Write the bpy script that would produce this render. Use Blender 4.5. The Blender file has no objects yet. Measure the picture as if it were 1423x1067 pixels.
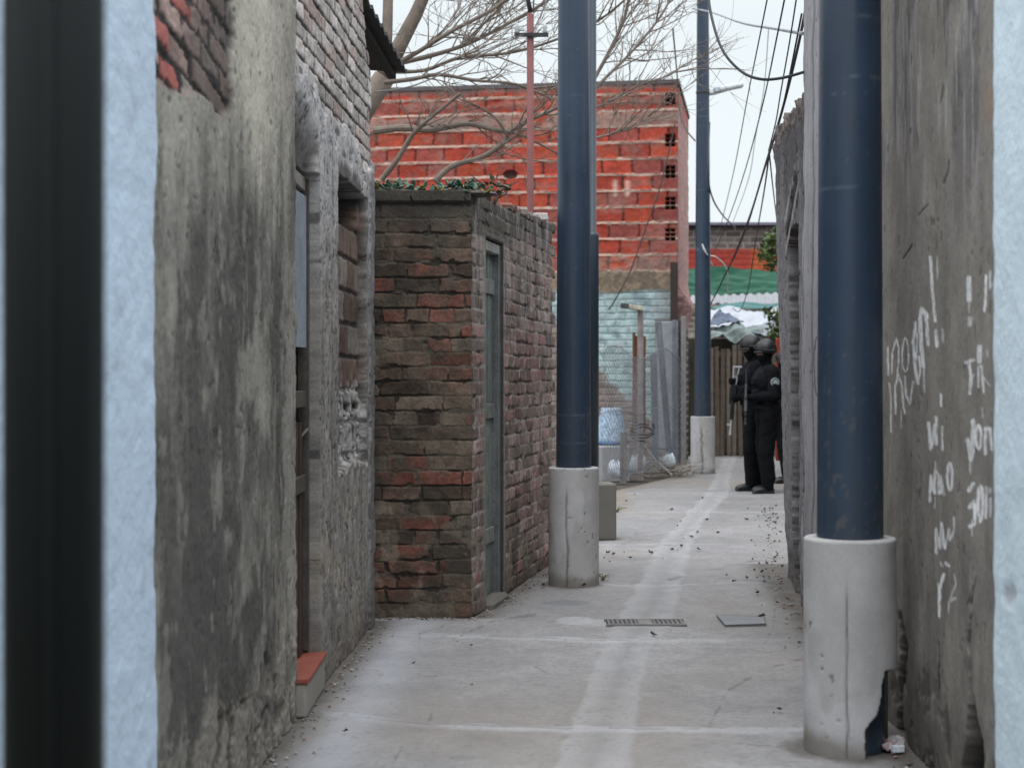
import bpy, bmesh, math, random
import numpy as np
from mathutils import Vector, Matrix

scene = bpy.context.scene
COL = scene.collection
random.seed(7)
F, CX, HY, CAMH = 2200.0, 711.5, 525.0, 1.35      # photo pixels: focal length, centre, horizon; eye height

# ------------------------------------------------------------------ camera
cam = bpy.data.cameras.new('camera')
cam.sensor_width = 36.0
cam.lens = 36.0 * F / 1423.0
cam.shift_y = -(533.5 - HY) / 1423.0
cam.clip_start, cam.clip_end = 0.05, 500
cam.dof.use_dof = True
cam.dof.focus_distance = 9.0
cam.dof.aperture_fstop = 4.0
camo = bpy.data.objects.new('camera', cam)
camo.location = (0, 0, CAMH)
camo.rotation_euler = (math.radians(90), 0, 0)
COL.objects.link(camo)
scene.camera = camo

# ------------------------------------------------------------------ sky + overcast sun
SUN_EL, SUN_ROT = math.radians(66), math.radians(180)
w = bpy.data.worlds.new('World'); scene.world = w; w.use_nodes = True
nt = w.node_tree; nt.nodes.clear()
N = nt.nodes.new
out = N('ShaderNodeOutputWorld'); mix = N('ShaderNodeMixShader')
b1 = N('ShaderNodeBackground'); b2 = N('ShaderNodeBackground')
sky = N('ShaderNodeTexSky'); sky.sky_type = 'NISHITA'; sky.sun_disc = False
sky.sun_elevation = SUN_EL; sky.sun_rotation = SUN_ROT
b1.inputs['Strength'].default_value = 0.1
nt.links.new(sky.outputs[0], b1.inputs['Color'])
tc = N('ShaderNodeTexCoord'); sep = N('ShaderNodeSeparateXYZ')
nt.links.new(tc.outputs['Generated'], sep.inputs[0])
ramp = N('ShaderNodeValToRGB')
ramp.color_ramp.elements[0].position = 0.0; ramp.color_ramp.elements[0].color = (0.310, 0.332, 0.340, 1)
ramp.color_ramp.elements[1].position = 1.0; ramp.color_ramp.elements[1].color = (0.96, 0.99, 1.05, 1)
e = ramp.color_ramp.elements.new(0.22); e.color = (0.315, 0.340, 0.350, 1)
nt.links.new(sep.outputs['Z'], ramp.inputs[0])
cl = N('ShaderNodeTexNoise'); cl.inputs['Scale'].default_value = 5; cl.inputs['Detail'].default_value = 4
nt.links.new(tc.outputs['Generated'], cl.inputs['Vector'])
mr = N('ShaderNodeMapRange'); mr.inputs['To Min'].default_value = 0.88; mr.inputs['To Max'].default_value = 1.10
nt.links.new(cl.outputs['Fac'], mr.inputs['Value'])
mul = N('ShaderNodeVectorMath'); mul.operation = 'SCALE'
nt.links.new(ramp.outputs[0], mul.inputs[0]); nt.links.new(mr.outputs[0], mul.inputs['Scale'])
nt.links.new(mul.outputs[0], b2.inputs['Color']); b2.inputs['Strength'].default_value = 2.9
mix.inputs[0].default_value = 0.93
nt.links.new(b1.outputs[0], mix.inputs[1]); nt.links.new(b2.outputs[0], mix.inputs[2])
nt.links.new(mix.outputs[0], out.inputs['Surface'])

sl = bpy.data.lights.new('sun', 'SUN'); sl.energy = 1.0; sl.angle = math.radians(35); sl.color = (1, 0.97, 0.93)
so = bpy.data.objects.new('sun', sl)
so.rotation_euler = (math.radians(90) - SUN_EL, 0, math.radians(-6))
so.location = (0, 0, 12); COL.objects.link(so)

scene.view_settings.view_transform = 'Standard'
scene.view_settings.look = 'None'
scene.view_settings.exposure = 0.0
scene.view_settings.gamma = 1.0

# ------------------------------------------------------------------ helpers
def lin(c):
    c = np.asarray(c, float) / 255.0
    return np.where(c <= 0.04045, c / 12.92, ((c + 0.055) / 1.055) ** 2.4)
EW = 0.62
def A(r, g, b, k=1.0):            # albedo that reads as this picture colour under the alley's even light
    return np.clip(lin((r, g, b)) / EW * k, 0.004, 0.85)
def P(x, y, Z):                   # a photo pixel at a given distance -> world point
    return Vector(((x - CX) * Z / F, Z, CAMH + (HY - y) * Z / F))
def G(x, y):                      # a photo pixel on the ground -> world point
    return P(x, y, F * CAMH / (y - HY))

def _h(ix, iy, seed):
    h = (ix.astype(np.int64) * 374761393 + iy.astype(np.int64) * 668265263 + seed * 974634777) & 0xFFFFFFFF
    h = ((h ^ (h >> 13)) * 1274126177) & 0xFFFFFFFF
    h = (h ^ (h >> 16)) & 0xFFFFFFFF
    return h / 4294967295.0
def vn(x, y, seed=0):
    x = np.asarray(x, float); y = np.asarray(y, float)
    ix = np.floor(x); iy = np.floor(y); fx = x - ix; fy = y - iy
    fx = fx * fx * (3 - 2 * fx); fy = fy * fy * (3 - 2 * fy)
    a = _h(ix, iy, seed); b = _h(ix + 1, iy, seed); c = _h(ix, iy + 1, seed); d = _h(ix + 1, iy + 1, seed)
    return (a * (1 - fx) + b * fx) * (1 - fy) + (c * (1 - fx) + d * fx) * fy
def fbm(x, y, seed=0, o=5, g=0.55):
    s = 0; a = 1; t = 0
    for i in range(o):
        s = s + a * vn(np.asarray(x) * 2 ** i + 17.3 * i, np.asarray(y) * 2 ** i - 9.1 * i, seed + i * 31); t += a; a *= g
    return s / t
def ss(a, b, x):
    t = np.clip((x - a) / (b - a), 0, 1); return t * t * (3 - 2 * t)
def lerp(a, b, t):
    return a + (b - a) * t
def cmix(c, col, t):              # blend an (...,3) colour array towards a colour by mask t
    return c + (np.asarray(col) - c) * t[..., None]
def bricks(u, v, L, H, jt, seed, wob=0.006, off=0.5, heads=0.0):
    uu = u + (fbm(u * 18, v * 18, seed + 5, 3) - .5) * wob * 3
    vv = v + (fbm(u * 14, v * 14, seed + 9, 3) - .5) * wob * 2 + (vn(u * 1.7, v * 3, seed + 3) - .5) * wob * 2
    row = np.floor(vv / H)
    if heads: L = np.where(_h(row, row * 0 + 3, seed + 41) < heads, L * .52, L * (.86 + .3 * _h(row, row * 0 + 5, seed + 42)))
    cu = uu / L + (row % 2) * off + _h(row, row * 0, seed) * 0.3
    ci = np.floor(cu); fu = (cu - ci) * L; fv = vv - row * H
    d = np.minimum(np.minimum(fu, L - fu), np.minimum(fv, H - fv)) - jt / 2
    return d, _h(ci, row, seed + 77), _h(ci, row, seed + 177)

WL = {}                            # world location of each object, for parenting
def wl(o): return WL.get(o.name, Vector((0, 0, 0)))
def mesh_np(name, V, Fq, cols=None, smooth=False):
    me = bpy.data.meshes.new(name)
    V = np.asarray(V, np.float32); Fq = np.asarray(Fq, np.int32); n = Fq.shape[1]
    me.vertices.add(len(V)); me.vertices.foreach_set('co', V.ravel())
    me.loops.add(Fq.size); me.loops.foreach_set('vertex_index', Fq.ravel())
    me.polygons.add(len(Fq))
    me.polygons.foreach_set('loop_start', np.arange(0, Fq.size, n, dtype=np.int32))
    me.polygons.foreach_set('loop_total', np.full(len(Fq), n, np.int32))
    if smooth: me.polygons.foreach_set('use_smooth', np.ones(len(Fq), bool))
    me.update(calc_edges=True)
    if cols is not None:
        a = me.color_attributes.new('Col', 'FLOAT_COLOR', 'POINT')
        c4 = np.ones((len(V), 4), np.float32); c4[:, :3] = cols
        a.data.foreach_set('color', c4.ravel())
    me.validate()
    return me
def link(name, me, mat, parent=None, loc=None):
    o = bpy.data.objects.new(name, me); COL.objects.link(o)
    n = len(me.vertices); co = np.empty(n * 3, np.float32); me.vertices.foreach_get('co', co); co = co.reshape(-1, 3)
    if parent is not None:
        base = wl(parent); o.parent = parent; WL[o.name] = base.copy()
    else:
        mn, mx = co.min(0), co.max(0)
        base = Vector(loc) if loc is not None else Vector(((mn[0] + mx[0]) / 2, (mn[1] + mx[1]) / 2, mn[2]))
        o.location = base; WL[o.name] = base.copy()
    co -= np.array(base, np.float32); me.vertices.foreach_set('co', co.ravel()); me.update()
    if mat:
        for m in (mat if isinstance(mat, (list, tuple)) else [mat]): me.materials.append(m)
    return o
def tag(o, label=None, cat=None, group=None, kind=None):
    if label: o['label'] = label
    if cat: o['category'] = cat
    if group: o['group'] = group
    if kind: o['kind'] = kind
    return o
def thing(name, loc, label, cat, group=None):
    o = bpy.data.objects.new(name, None); COL.objects.link(o)
    o.location = loc; o.empty_display_size = 0.1; WL[o.name] = Vector(loc)
    return tag(o, label, cat, group)

class MB:                          # gathers shapes into one mesh
    def __init__(s): s.v = []; s.f = []; s.c = []; s.m = []
    def add(s, v, f, col=None, mi=0):
        b = len(s.v); s.v += [tuple(p) for p in v]; s.f += [tuple(i + b for i in q) for q in f]
        s.c += [tuple(col) if col is not None else (.5, .5, .5)] * len(v); s.m += [mi] * len(f)
        return s
    def box(s, c, size, rot=None, col=None, ch=0.0, mi=0):
        bm = bmesh.new(); bmesh.ops.create_cube(bm, size=1)
        bmesh.ops.scale(bm, vec=size, verts=bm.verts)
        if ch > 0: bmesh.ops.bevel(bm, geom=bm.edges[:], offset=ch, segments=1, affect='EDGES')
        if rot is not None: bmesh.ops.transform(bm, matrix=rot, verts=bm.verts)
        bmesh.ops.translate(bm, vec=c, verts=bm.verts); bm.verts.ensure_lookup_table()
        for i, q in enumerate(bm.verts): q.index = i
        s.add([q.co.copy() for q in bm.verts], [[q.index for q in f.verts] for f in bm.faces], col, mi); bm.free(); return s
    def tube(s, pts, rad, n=8, col=None, cap=True, mi=0):
        pts = [Vector(p) for p in pts]; m = len(pts)
        if not hasattr(rad, '__len__'): rad = [rad] * m
        vs = []; fs = []; up = None
        for i, p in enumerate(pts):
            t = (pts[min(i + 1, m - 1)] - pts[max(i - 1, 0)])
            if t.length < 1e-9: t = Vector((0, 0, 1))
            t.normalize()
            if up is None:
                up = t.cross(Vector((0, 1, 0))) if abs(t.y) < .9 else t.cross(Vector((1, 0, 0)))
            up = (up - t * up.dot(t)).normalized(); bi = t.cross(up)
            for j in range(n):
                a = 2 * math.pi * j / n; vs.append(p + (up * math.cos(a) + bi * math.sin(a)) * rad[i])
        for i in range(m - 1):
            for j in range(n):
                k = (j + 1) % n; fs.append((i * n + j, i * n + k, (i + 1) * n + k, (i + 1) * n + j))
        if cap: fs.append(tuple(range(n - 1, -1, -1))); fs.append(tuple(range((m - 1) * n, m * n)))
        return s.add(vs, fs, col, mi)
    def lathe(s, c, prof, n=32, col=None, mi=0):   # prof: (r, z)
        vs = []; fs = []
        for r, z in prof:
            for j in range(n):
                a = 2 * math.pi * j / n; vs.append((c[0] + r * math.cos(a), c[1] + r * math.sin(a), c[2] + z))
        for i in range(len(prof) - 1):
            for j in range(n):
                k = (j + 1) % n; fs.append((i * n + j, i * n + k, (i + 1) * n + k, (i + 1) * n + j))
        fs.append(tuple(range(n - 1, -1, -1))); fs.append(tuple(range((len(prof) - 1) * n, len(prof) * n)))
        return s.add(vs, fs, col, mi)
    def ell(s, c, r, rot=None, nu=16, nv=10, col=None, mi=0):
        vs = [(0, 0, r[2])]; fs = []
        for i in range(1, nv):
            t = math.pi * i / nv
            for j in range(nu):
                a = 2 * math.pi * j / nu; vs.append((r[0] * math.sin(t) * math.cos(a), r[1] * math.sin(t) * math.sin(a), r[2] * math.cos(t)))
        vs.append((0, 0, -r[2])); b = len(vs) - 1
        for j in range(nu):
            k = (j + 1) % nu; fs.append((0, 1 + j, 1 + k)); fs.append((b, 1 + (nv - 2) * nu + k, 1 + (nv - 2) * nu + j))
            for i in range(nv - 2): fs.append((1 + i * nu + j, 1 + (i + 1) * nu + j, 1 + (i + 1) * nu + k, 1 + i * nu + k))
        R = rot if rot is not None else Matrix.Identity(3); R = R.to_3x3()
        return s.add([R @ Vector(v) + Vector(c) for v in vs], fs, col, mi)
    def mesh(s, name, smooth=False):
        me = bpy.data.meshes.new(name); me.from_pydata([tuple(v) for v in s.v], [], s.f)
        a = me.color_attributes.new('Col', 'FLOAT_COLOR', 'POINT')
        c4 = np.ones((len(s.v), 4), np.float32); c4[:, :3] = np.array(s.c) if s.c else 0
        a.data.foreach_set('color', c4.ravel())
        for p, mi in zip(me.polygons, s.m): p.material_index = mi; p.use_smooth = smooth
        me.update(); return me
    def build(s, name, mat, parent=None, smooth=False, loc=None):
        return link(name, s.mesh(name, smooth), mat, parent, loc)

# ------------------------------------------------------------------ materials
def nodes(name):
    m = bpy.data.materials.new(name); m.use_nodes = True
    t = m.node_tree; b = t.nodes['Principled BSDF']; return m, t, b
def surf(name, color=None, rough=0.85, var=0.25, scale=6, fine=60, bump=0.3, bdist=0.004, streak=0.0, metal=0.0, spec=0.3):
    """mottled surface; colour from the mesh's own paint (Col) when color is None"""
    m, t, b = nodes(name); n = t.nodes.new; L = t.links.new
    tc = n('ShaderNodeTexCoord')
    def noise(sc, det=6, stretch=None):
        q = n('ShaderNodeTexNoise'); q.inputs['Scale'].default_value = sc; q.inputs['Detail'].default_value = det
        if stretch:
            mp = n('ShaderNodeMapping'); mp.inputs['Scale'].default_value = stretch
            L(tc.outputs['Object'], mp.inputs['Vector']); L(mp.outputs[0], q.inputs['Vector'])
        else: L(tc.outputs['Object'], q.inputs['Vector'])
        return q
    def rng(src, lo, hi):
        r = n('ShaderNodeMapRange'); r.inputs['From Min'].default_value = .25; r.inputs['From Max'].default_value = .75
        r.inputs['To Min'].default_value = lo; r.inputs['To Max'].default_value = hi; L(src, r.inputs['Value']); return r.outputs[0]
    def mulf(a, c):
        q = n('ShaderNodeMath'); q.operation = 'MULTIPLY'; L(a, q.inputs[0]); L(c, q.inputs[1]); return q.outputs[0]
    n1 = noise(scale); n2 = noise(fine, 3)
    f = mulf(rng(n1.outputs['Fac'], 1 - var, 1 + var), rng(n2.outputs['Fac'], 1 - var * .7, 1 + var * .7))
    if streak:
        n3 = noise(1.0, 5, (scale * 3, scale * 3, scale * .15)); f = mulf(f, rng(n3.outputs['Fac'], 1 - streak, 1 + streak))
    vm = n('ShaderNodeVectorMath'); vm.operation = 'SCALE'
    if color is None:
        at = n('ShaderNodeAttribute'); at.attribute_name = 'Col'; L(at.outputs['Color'], vm.inputs[0])
    else: vm.inputs[0].default_value = tuple(color)
    L(f, vm.inputs['Scale']); L(vm.outputs[0], b.inputs['Base Color'])
    b.inputs['Metallic'].default_value = metal
    b.inputs['Specular IOR Level'].default_value = spec
    L(rng(n1.outputs['Fac'], max(rough - .08, 0.02), min(rough + .08, 1)), b.inputs['Roughness'])
    if bump:
        ad = n('ShaderNodeMath'); ad.operation = 'ADD'; L(n1.outputs['Fac'], ad.inputs[0]); L(n2.outputs['Fac'], ad.inputs[1])
        bp = n('ShaderNodeBump'); bp.inputs['Strength'].default_value = bump; bp.inputs['Distance'].default_value = bdist
        L(ad.outputs[0], bp.inputs['Height']); L(bp.outputs[0], b.inputs['Normal'])
    return m
M = {}
M['plaster'] = surf('aged_plaster', None, .92, .18, 5, 60, .45, .005, .05)
M['masonry'] = surf('old_masonry', None, .92, .22, 9, 80, .5, .006)
M['paint_wall'] = surf('limewashed_wall', None, .85, .05, 4, 40, .6, .008)
M['concrete'] = surf('concrete', None, .88, .10, 5, 110, .3, .003)
M['collar'] = surf('cast_concrete', None, .85, .10, 6, 120, .25, .002)
M['pole'] = surf('blue_enamel', None, .42, .10, 5, 90, .12, .002, .08, 0.0, .5)
M['dark_metal'] = surf('dark_green_enamel', (.003, .0055, .006), .5, .15, 3, 60, .05, .002, 0, 0, .25)
M['iron'] = surf('old_iron', (.05, .052, .055), .6, .3, 8, 60, .3, .002, 0, .3)
M['painted'] = surf('painted_part', None, .75, .18, 8, 60, .3, .002)
M['wood'] = surf('weathered_wood', None, .85, .3, 9, 60, .5, .003, .3)
M['bark'] = surf('bark', None, .9, .25, 8, 60, .4, .003)
M['cloth'] = surf('black_cloth', None, .9, .25, 12, 90, .5, .004, spec=.12)
M['helmet'] = surf('helmet_shell', (.007, .0085, .011), .42, .2, 12, 60, .1, .001, 0, 0, .5)
M['cable'] = surf('cable_sheath', None, .6, .1, 8, 40, 0)
M['gun'] = surf('gunmetal', None, .5, .2, 12, 60, .1, .001, spec=.3)
M['speckled'] = surf('speckled_tub', None, .7, .55, 22, 70, .4, .004)
M['tarp'] = surf('tarpaulin', None, .55, .12, 3, 30, .3, .01)
M['dirt'] = surf('dirt', (.11, .095, .08), .95, .35, 3, 40, .8, .02)
def leafmat(name):
    m, t, b = nodes(name); n = t.nodes.new
    at = n('ShaderNodeAttribute'); at.attribute_name = 'Col'; t.links.new(at.outputs['Color'], b.inputs['Base Color'])
    b.inputs['Roughness'].default_value = .5; b.inputs['Specular IOR Level'].default_value = .35; return m
M['leaf'] = leafmat('leaf')

# ------------------------------------------------------------------ relief walls
def relief(name, parent, mat, P0, P1, us, vs, fn, side, T=0.15, top=None, loc=None, wob=None):
    """wall skin from P0 to P1 (plan points); side=+1 faces right of travel, -1 left.
    fn(U, V, px, py) -> offset along the normal, colour"""
    P0 = np.array(P0, float); P1 = np.array(P1, float); L = np.linalg.norm(P1 - P0); t = (P1 - P0) / L
    n = np.array([t[1], -t[0]]) * side
    us = np.unique(np.round(np.clip(us, 0, L), 5)); vs = np.unique(np.round(vs, 5))
    U, V = np.meshgrid(us, vs)
    if top is not None: V = V / vs.max() * top(U)
    X = P0[0] + t[0] * U; Y = P0[1] + t[1] * U
    px = CX + X * F / Y; py = HY - (V - CAMH) * F / Y
    h, c = fn(U, V, px, py)
    if wob is not None:
        e = wob(V); a = np.clip(U / L, 0, 1) ** 6; U = U + e * a
    def pad(a, **k): return np.pad(a, ((1, 1), (1, 1)) + (((0, 0),) if a.ndim == 3 else ()), mode='edge')
    U, V, h, c = pad(U), pad(V), pad(h), pad(c)
    h[0, :] = h[-1, :] = -T; h[:, 0] = h[:, -1] = -T
    X = P0[0] + t[0] * U + n[0] * h; Y = P0[1] + t[1] * U + n[1] * h
    VV = np.stack([X, Y, V], -1).reshape(-1, 3)
    r, q = U.shape
    i = np.arange(r * q).reshape(r, q)
    if side > 0: Fq = np.stack([i[:-1, :-1], i[:-1, 1:], i[1:, 1:], i[1:, :-1]], -1)
    else: Fq = np.stack([i[:-1, :-1], i[1:, :-1], i[1:, 1:], i[:-1, 1:]], -1)
    me = mesh_np(name, VV, Fq.reshape(-1, 4), c.reshape(-1, 3))
    return link(name, me, mat, parent, loc)
def rr(a, b, d): return np.arange(a, b + d * .5, d)
def full(U, col): return np.zeros(U.shape + (3,)) + np.asarray(col)
def lineL(Z): return (0.03886 * Z - 1.092, Z)       # left row of house fronts
def lineR(Z): return (0.06295 * Z + 1.09, Z)        # right row
def body(parent, pts, z0, z1, mat, name='wall_body', col=(.2, .19, .18)):   # closed mass behind a wall skin
    mb = MB(); n = len(pts)
    mb.add([(p[0], p[1], z0) for p in pts] + [(p[0], p[1], z1) for p in pts],
           [tuple(range(n))[::-1], tuple(range(n, 2 * n))] + [(i, (i + 1) % n, n + (i + 1) % n, n + i) for i in range(n)], col)
    return mb.build(name, mat, parent)

# ================================================================== ground and path
gm = MB(); gm.add([(-60, -10, -.03), (60, -10, -.03), (60, 400, -.03), (-60, 400, -.03)], [(0, 1, 2, 3)])
tag(gm.build('ground', M['dirt']), 'bare earth ground around and behind the alley', 'ground', kind='structure')

def path():
    Zs = [3.2]
    while Zs[-1] < 27.2: Zs.append(Zs[-1] * 1.0021)
    Zs = np.array(Zs)
    xl = np.interp(Zs, [3, 8.7, 11.6, 13, 17, 18.9, 22.2, 24, 28], [-1.5, -1.3, -.2, .35, 1.08, 1.22, 2.41, 2.6, 2.7])
    xr = np.interp(Zs, [3, 9, 11, 11.5, 28], [1.75, 2.1, 2.3, 5.2, 6.8])
    s = np.linspace(0, 1, 420)
    X = xl[:, None] + (xr - xl)[:, None] * s[None]; Z = np.repeat(Zs[:, None], 420, 1)
    px = CX + X * F / Z; py = HY + CAMH * F / Z
    n1 = fbm(X * 1.3, Z * 1.3, 3, 6); n2 = fbm(X * 9, Z * 6, 11, 4); n3 = fbm(X * 40, Z * 40, 12, 2)
    c = full(X, A(150, 149, 149, .60))
    c = c * (0.72 + .56 * n1)[..., None] * (.88 + .24 * n2)[..., None]
    sl_ = np.floor(np.interp(-py, [-1200, -1012, -888, -808, -757, -711, -680, -640], [0, 1, 2, 3, 4, 5, 6, 7.9])); c = c * np.array([.98, 1.0, .96, .92, .86, .82, .80, .80])[np.clip(sl_.astype(int), 0, 7)][..., None]  # farther slabs painted darker, making up for missing shade at the open end
    c = c * (.78 + .44 * n3)[..., None]; c = c * (.9 + .2 * vn(X * 140, Z * 140, 13))[..., None]
    c = cmix(c, A(142, 134, 125, .62), ss(.46, .68, fbm(X * .7, Z * .5, 21, 5)) * .45)
    h = (n1 - .5) * .012 + (n2 - .5) * .002
    # central strip of newer cement over the buried pipe
    yy = [1150, 1067, 985, 900, 868, 814, 767, 725, 686, 660, 630]
    lx = [735, 770, 803, 838, 855, 887, 908, 945, 981, 996, 1010]; rx = [872, 875, 885, 905, 934, 947, 958, 976, 1013, 1015, 1025]
    yv = py[:, 0]
    l = np.interp(-yv, [-q for q in yy], lx); r_ = np.interp(-yv, [-q for q in yy], rx)
    t = (px + (n2 - .5) * 16 - l[:, None]) / (r_ - l)[:, None]
    ins = ss(-.06, .04, t) * (1 - ss(.96, 1.06, t))
    edge = np.exp(-((t - .1) / .13) ** 2) + np.exp(-((t - .88) / .12) ** 2)
    c = cmix(c, A(160, 160, 162, .66), ins * .38); c = cmix(c, A(170, 171, 174, .68), np.clip(edge, 0, 1) * ins * .17)
    c = cmix(c, A(128, 128, 128, .68), np.exp(-((t - .5) / .12) ** 2) * .45 * ins)
    h += ins * .004
    # raised cement joints between the slabs
    for pl, wd, k in (([(300, 975), (415, 990), (600, 1006), (800, 1014), (1200, 1014)], .055, 1),
                      ([(480, 879), (700, 885), (850, 892), (1200, 888)], .07, 1),
                      ([(740, 806), (900, 815), (1120, 806)], .06, .7), ([(800, 757), (1120, 755)], .07, .6),
                      ([(830, 712), (1120, 711)], .08, .45), ([(850, 680), (1130, 678)], .1, .4)):
        g = [G(*p) for p in pl]
        zj = np.interp(X, [q.x for q in g], [q.y for q in g])
        d = np.abs(Z - zj + (fbm(X * 5, Z * 0, 31, 3) - .5) * .08)
        m = (1 - ss(wd * .55, wd * 1.15, d + (n2 - .5) * wd * 1.3)) * k * (.35 + .65 * ss(.38, .55, fbm(X * 2.5, Z * 2, 33, 4)))
        c = cmix(c, A(172, 174, 177, .70), m * .5); h += m * .006
        m2 = np.exp(-((Z - zj - .01) / .012) ** 2) * (fbm(X * 3, Z * 0, 41, 3) > .47)
        c = cmix(c, A(96, 96, 96, .7), m2 * .6 * k); h -= m2 * .006
    # long edge bands along the wall feet
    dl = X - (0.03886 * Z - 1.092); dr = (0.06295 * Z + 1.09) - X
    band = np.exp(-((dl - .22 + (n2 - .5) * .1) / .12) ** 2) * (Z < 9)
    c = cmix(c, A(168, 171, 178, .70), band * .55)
    dirt = (np.exp(-(np.clip(dl, 0, 9) / .09) ** 2) * (Z < 8.8) + np.exp(-(np.clip(dr, 0, 9) / .12) ** 2) * (Z < 11.5)) * (.4 + 1.0 * n2)  # wall-foot dirt, doubling as painted contact shadow
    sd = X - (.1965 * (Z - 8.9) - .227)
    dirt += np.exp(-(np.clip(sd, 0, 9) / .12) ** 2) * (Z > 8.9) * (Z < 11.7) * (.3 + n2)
    c = cmix(c, A(80, 75, 68, .72), np.clip(dirt, 0, .85))  # wall-foot dirt, darkened further as painted contact shadow
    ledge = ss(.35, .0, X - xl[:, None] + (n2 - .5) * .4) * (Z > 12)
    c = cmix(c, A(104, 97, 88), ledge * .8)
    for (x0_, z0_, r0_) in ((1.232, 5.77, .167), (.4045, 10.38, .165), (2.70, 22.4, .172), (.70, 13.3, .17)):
        q = np.hypot(X - x0_, Z - z0_) - r0_; q = ss(.10, .0, q + (n2 - .5) * .10); c = cmix(c, A(84, 79, 72, .7), q * .75)  # dirt rings round the pole feet, doubling as painted contact shadow
    # stained and wet patches
    for (x, y, a, b, k) in ((787, 837, 36, 4, .65), (800, 862, 28, 6, -.5), (640, 1052, 22, 4, .35), (880, 776, 40, 3, .3), (1060, 805, 30, 3, .35), (900, 640, 60, 10, .2), (870, 865, 60, 6, -.3), (560, 960, 90, 12, .12), (985, 905, 60, 6, .15)):
        q = ((px - x + (n2 - .5) * 14) / a) ** 2 + ((py - y) / b) ** 2
        m = 1 - ss(.7, 1.25, q)
        c = cmix(c, A(105, 108, 112, .72) if k > 0 else A(172, 174, 177, .70), m * abs(k))
    # hairline cracks
    cr = np.abs(fbm(X * 1.1 + 3, Z * 1.1, 55, 4) - .5)
    c = cmix(c, A(88, 87, 85, .7), (1 - ss(.0, .006, cr)) * (fbm(X * .8, Z * .8, 56, 2) > .55) * .6)
    c = cmix(c, A(104, 102, 98, .7), ss(.68, .78, n3) * .35)
    for pts in ([(545, 1067), (560, 1030), (592, 1010), (600, 990)], [(985, 1010), (1010, 960), (1060, 930), (1115, 915)], [(640, 884), (690, 860), (745, 852)], [(930, 806), (1000, 790), (1040, 780), (1088, 776)], [(1060, 900), (1075, 868), (1078, 830)]):
        q = np.full(X.shape, 1e9)
        for (ax, ay), (bx, by) in zip(pts[:-1], pts[1:]):
            vx, vy = bx - ax, by - ay; tt = np.clip(((px - ax) * vx + (py - ay) * vy) / (vx * vx + vy * vy), 0, 1); q = np.minimum(q, np.hypot(px - ax - tt * vx, py - ay - tt * vy))
        q = 1 - ss(.2, 1.3, q + (fbm(X * 16, Z * 10, 58, 4) - .5) * 9); c = cmix(c, A(92, 90, 88, .7), q * .5); h -= q * .003
    h = np.minimum(h, .02)
    V = np.stack([X, Z, h], -1)
    ii = np.arange(V.shape[0] * 420).reshape(V.shape[:2])
    Fq = np.stack([ii[:-1, :-1], ii[:-1, 1:], ii[1:, 1:], ii[1:, :-1]], -1).reshape(-1, 4)
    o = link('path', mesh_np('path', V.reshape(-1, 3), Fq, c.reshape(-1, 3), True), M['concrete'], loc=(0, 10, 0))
    tag(o, 'worn concrete alley path with cement joints and a paler strip', 'path', kind='structure')
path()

# ================================================================== left row
# -- pale blue house at the frame's edge
Z0, Z1 = 2.3, 4.065
r = thing('painted_house', (lineL(3.2)[0] - .3, 3.2, 0), 'pale blue limewashed house wall at the left edge behind the dark post', 'house')
def f(U, V, px, py):
    c = full(U, A(172, 187, 201, .76)); n = fbm(U * 5, V * 5, 4, 5)
    c = c * (.92 + .16 * n)[..., None]
    c = cmix(c, A(120, 128, 138), ss(.68, .8, fbm(U * 8, V * 8, 9, 4)) * .35)
    return .03 + (fbm(U * 20, V * 20, 8, 4) - .5) * .010 - .02 * ss(.03, 0, 1.76 - U), c
relief('wall', r, M['paint_wall'], lineL(Z0), lineL(Z1), rr(0, 1.765, .02), rr(0, 2.75, .014), f, 1, top=None,
       wob=lambda V: (fbm(V * 3, V * 0, 61, 5) - .5) * .10 - .01)
body(r, [(-1.12, 2.32), (-1.06, 4.0), (-4, 4.0), (-4, 2.32)], 0, 2.73, M['masonry'])

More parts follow.
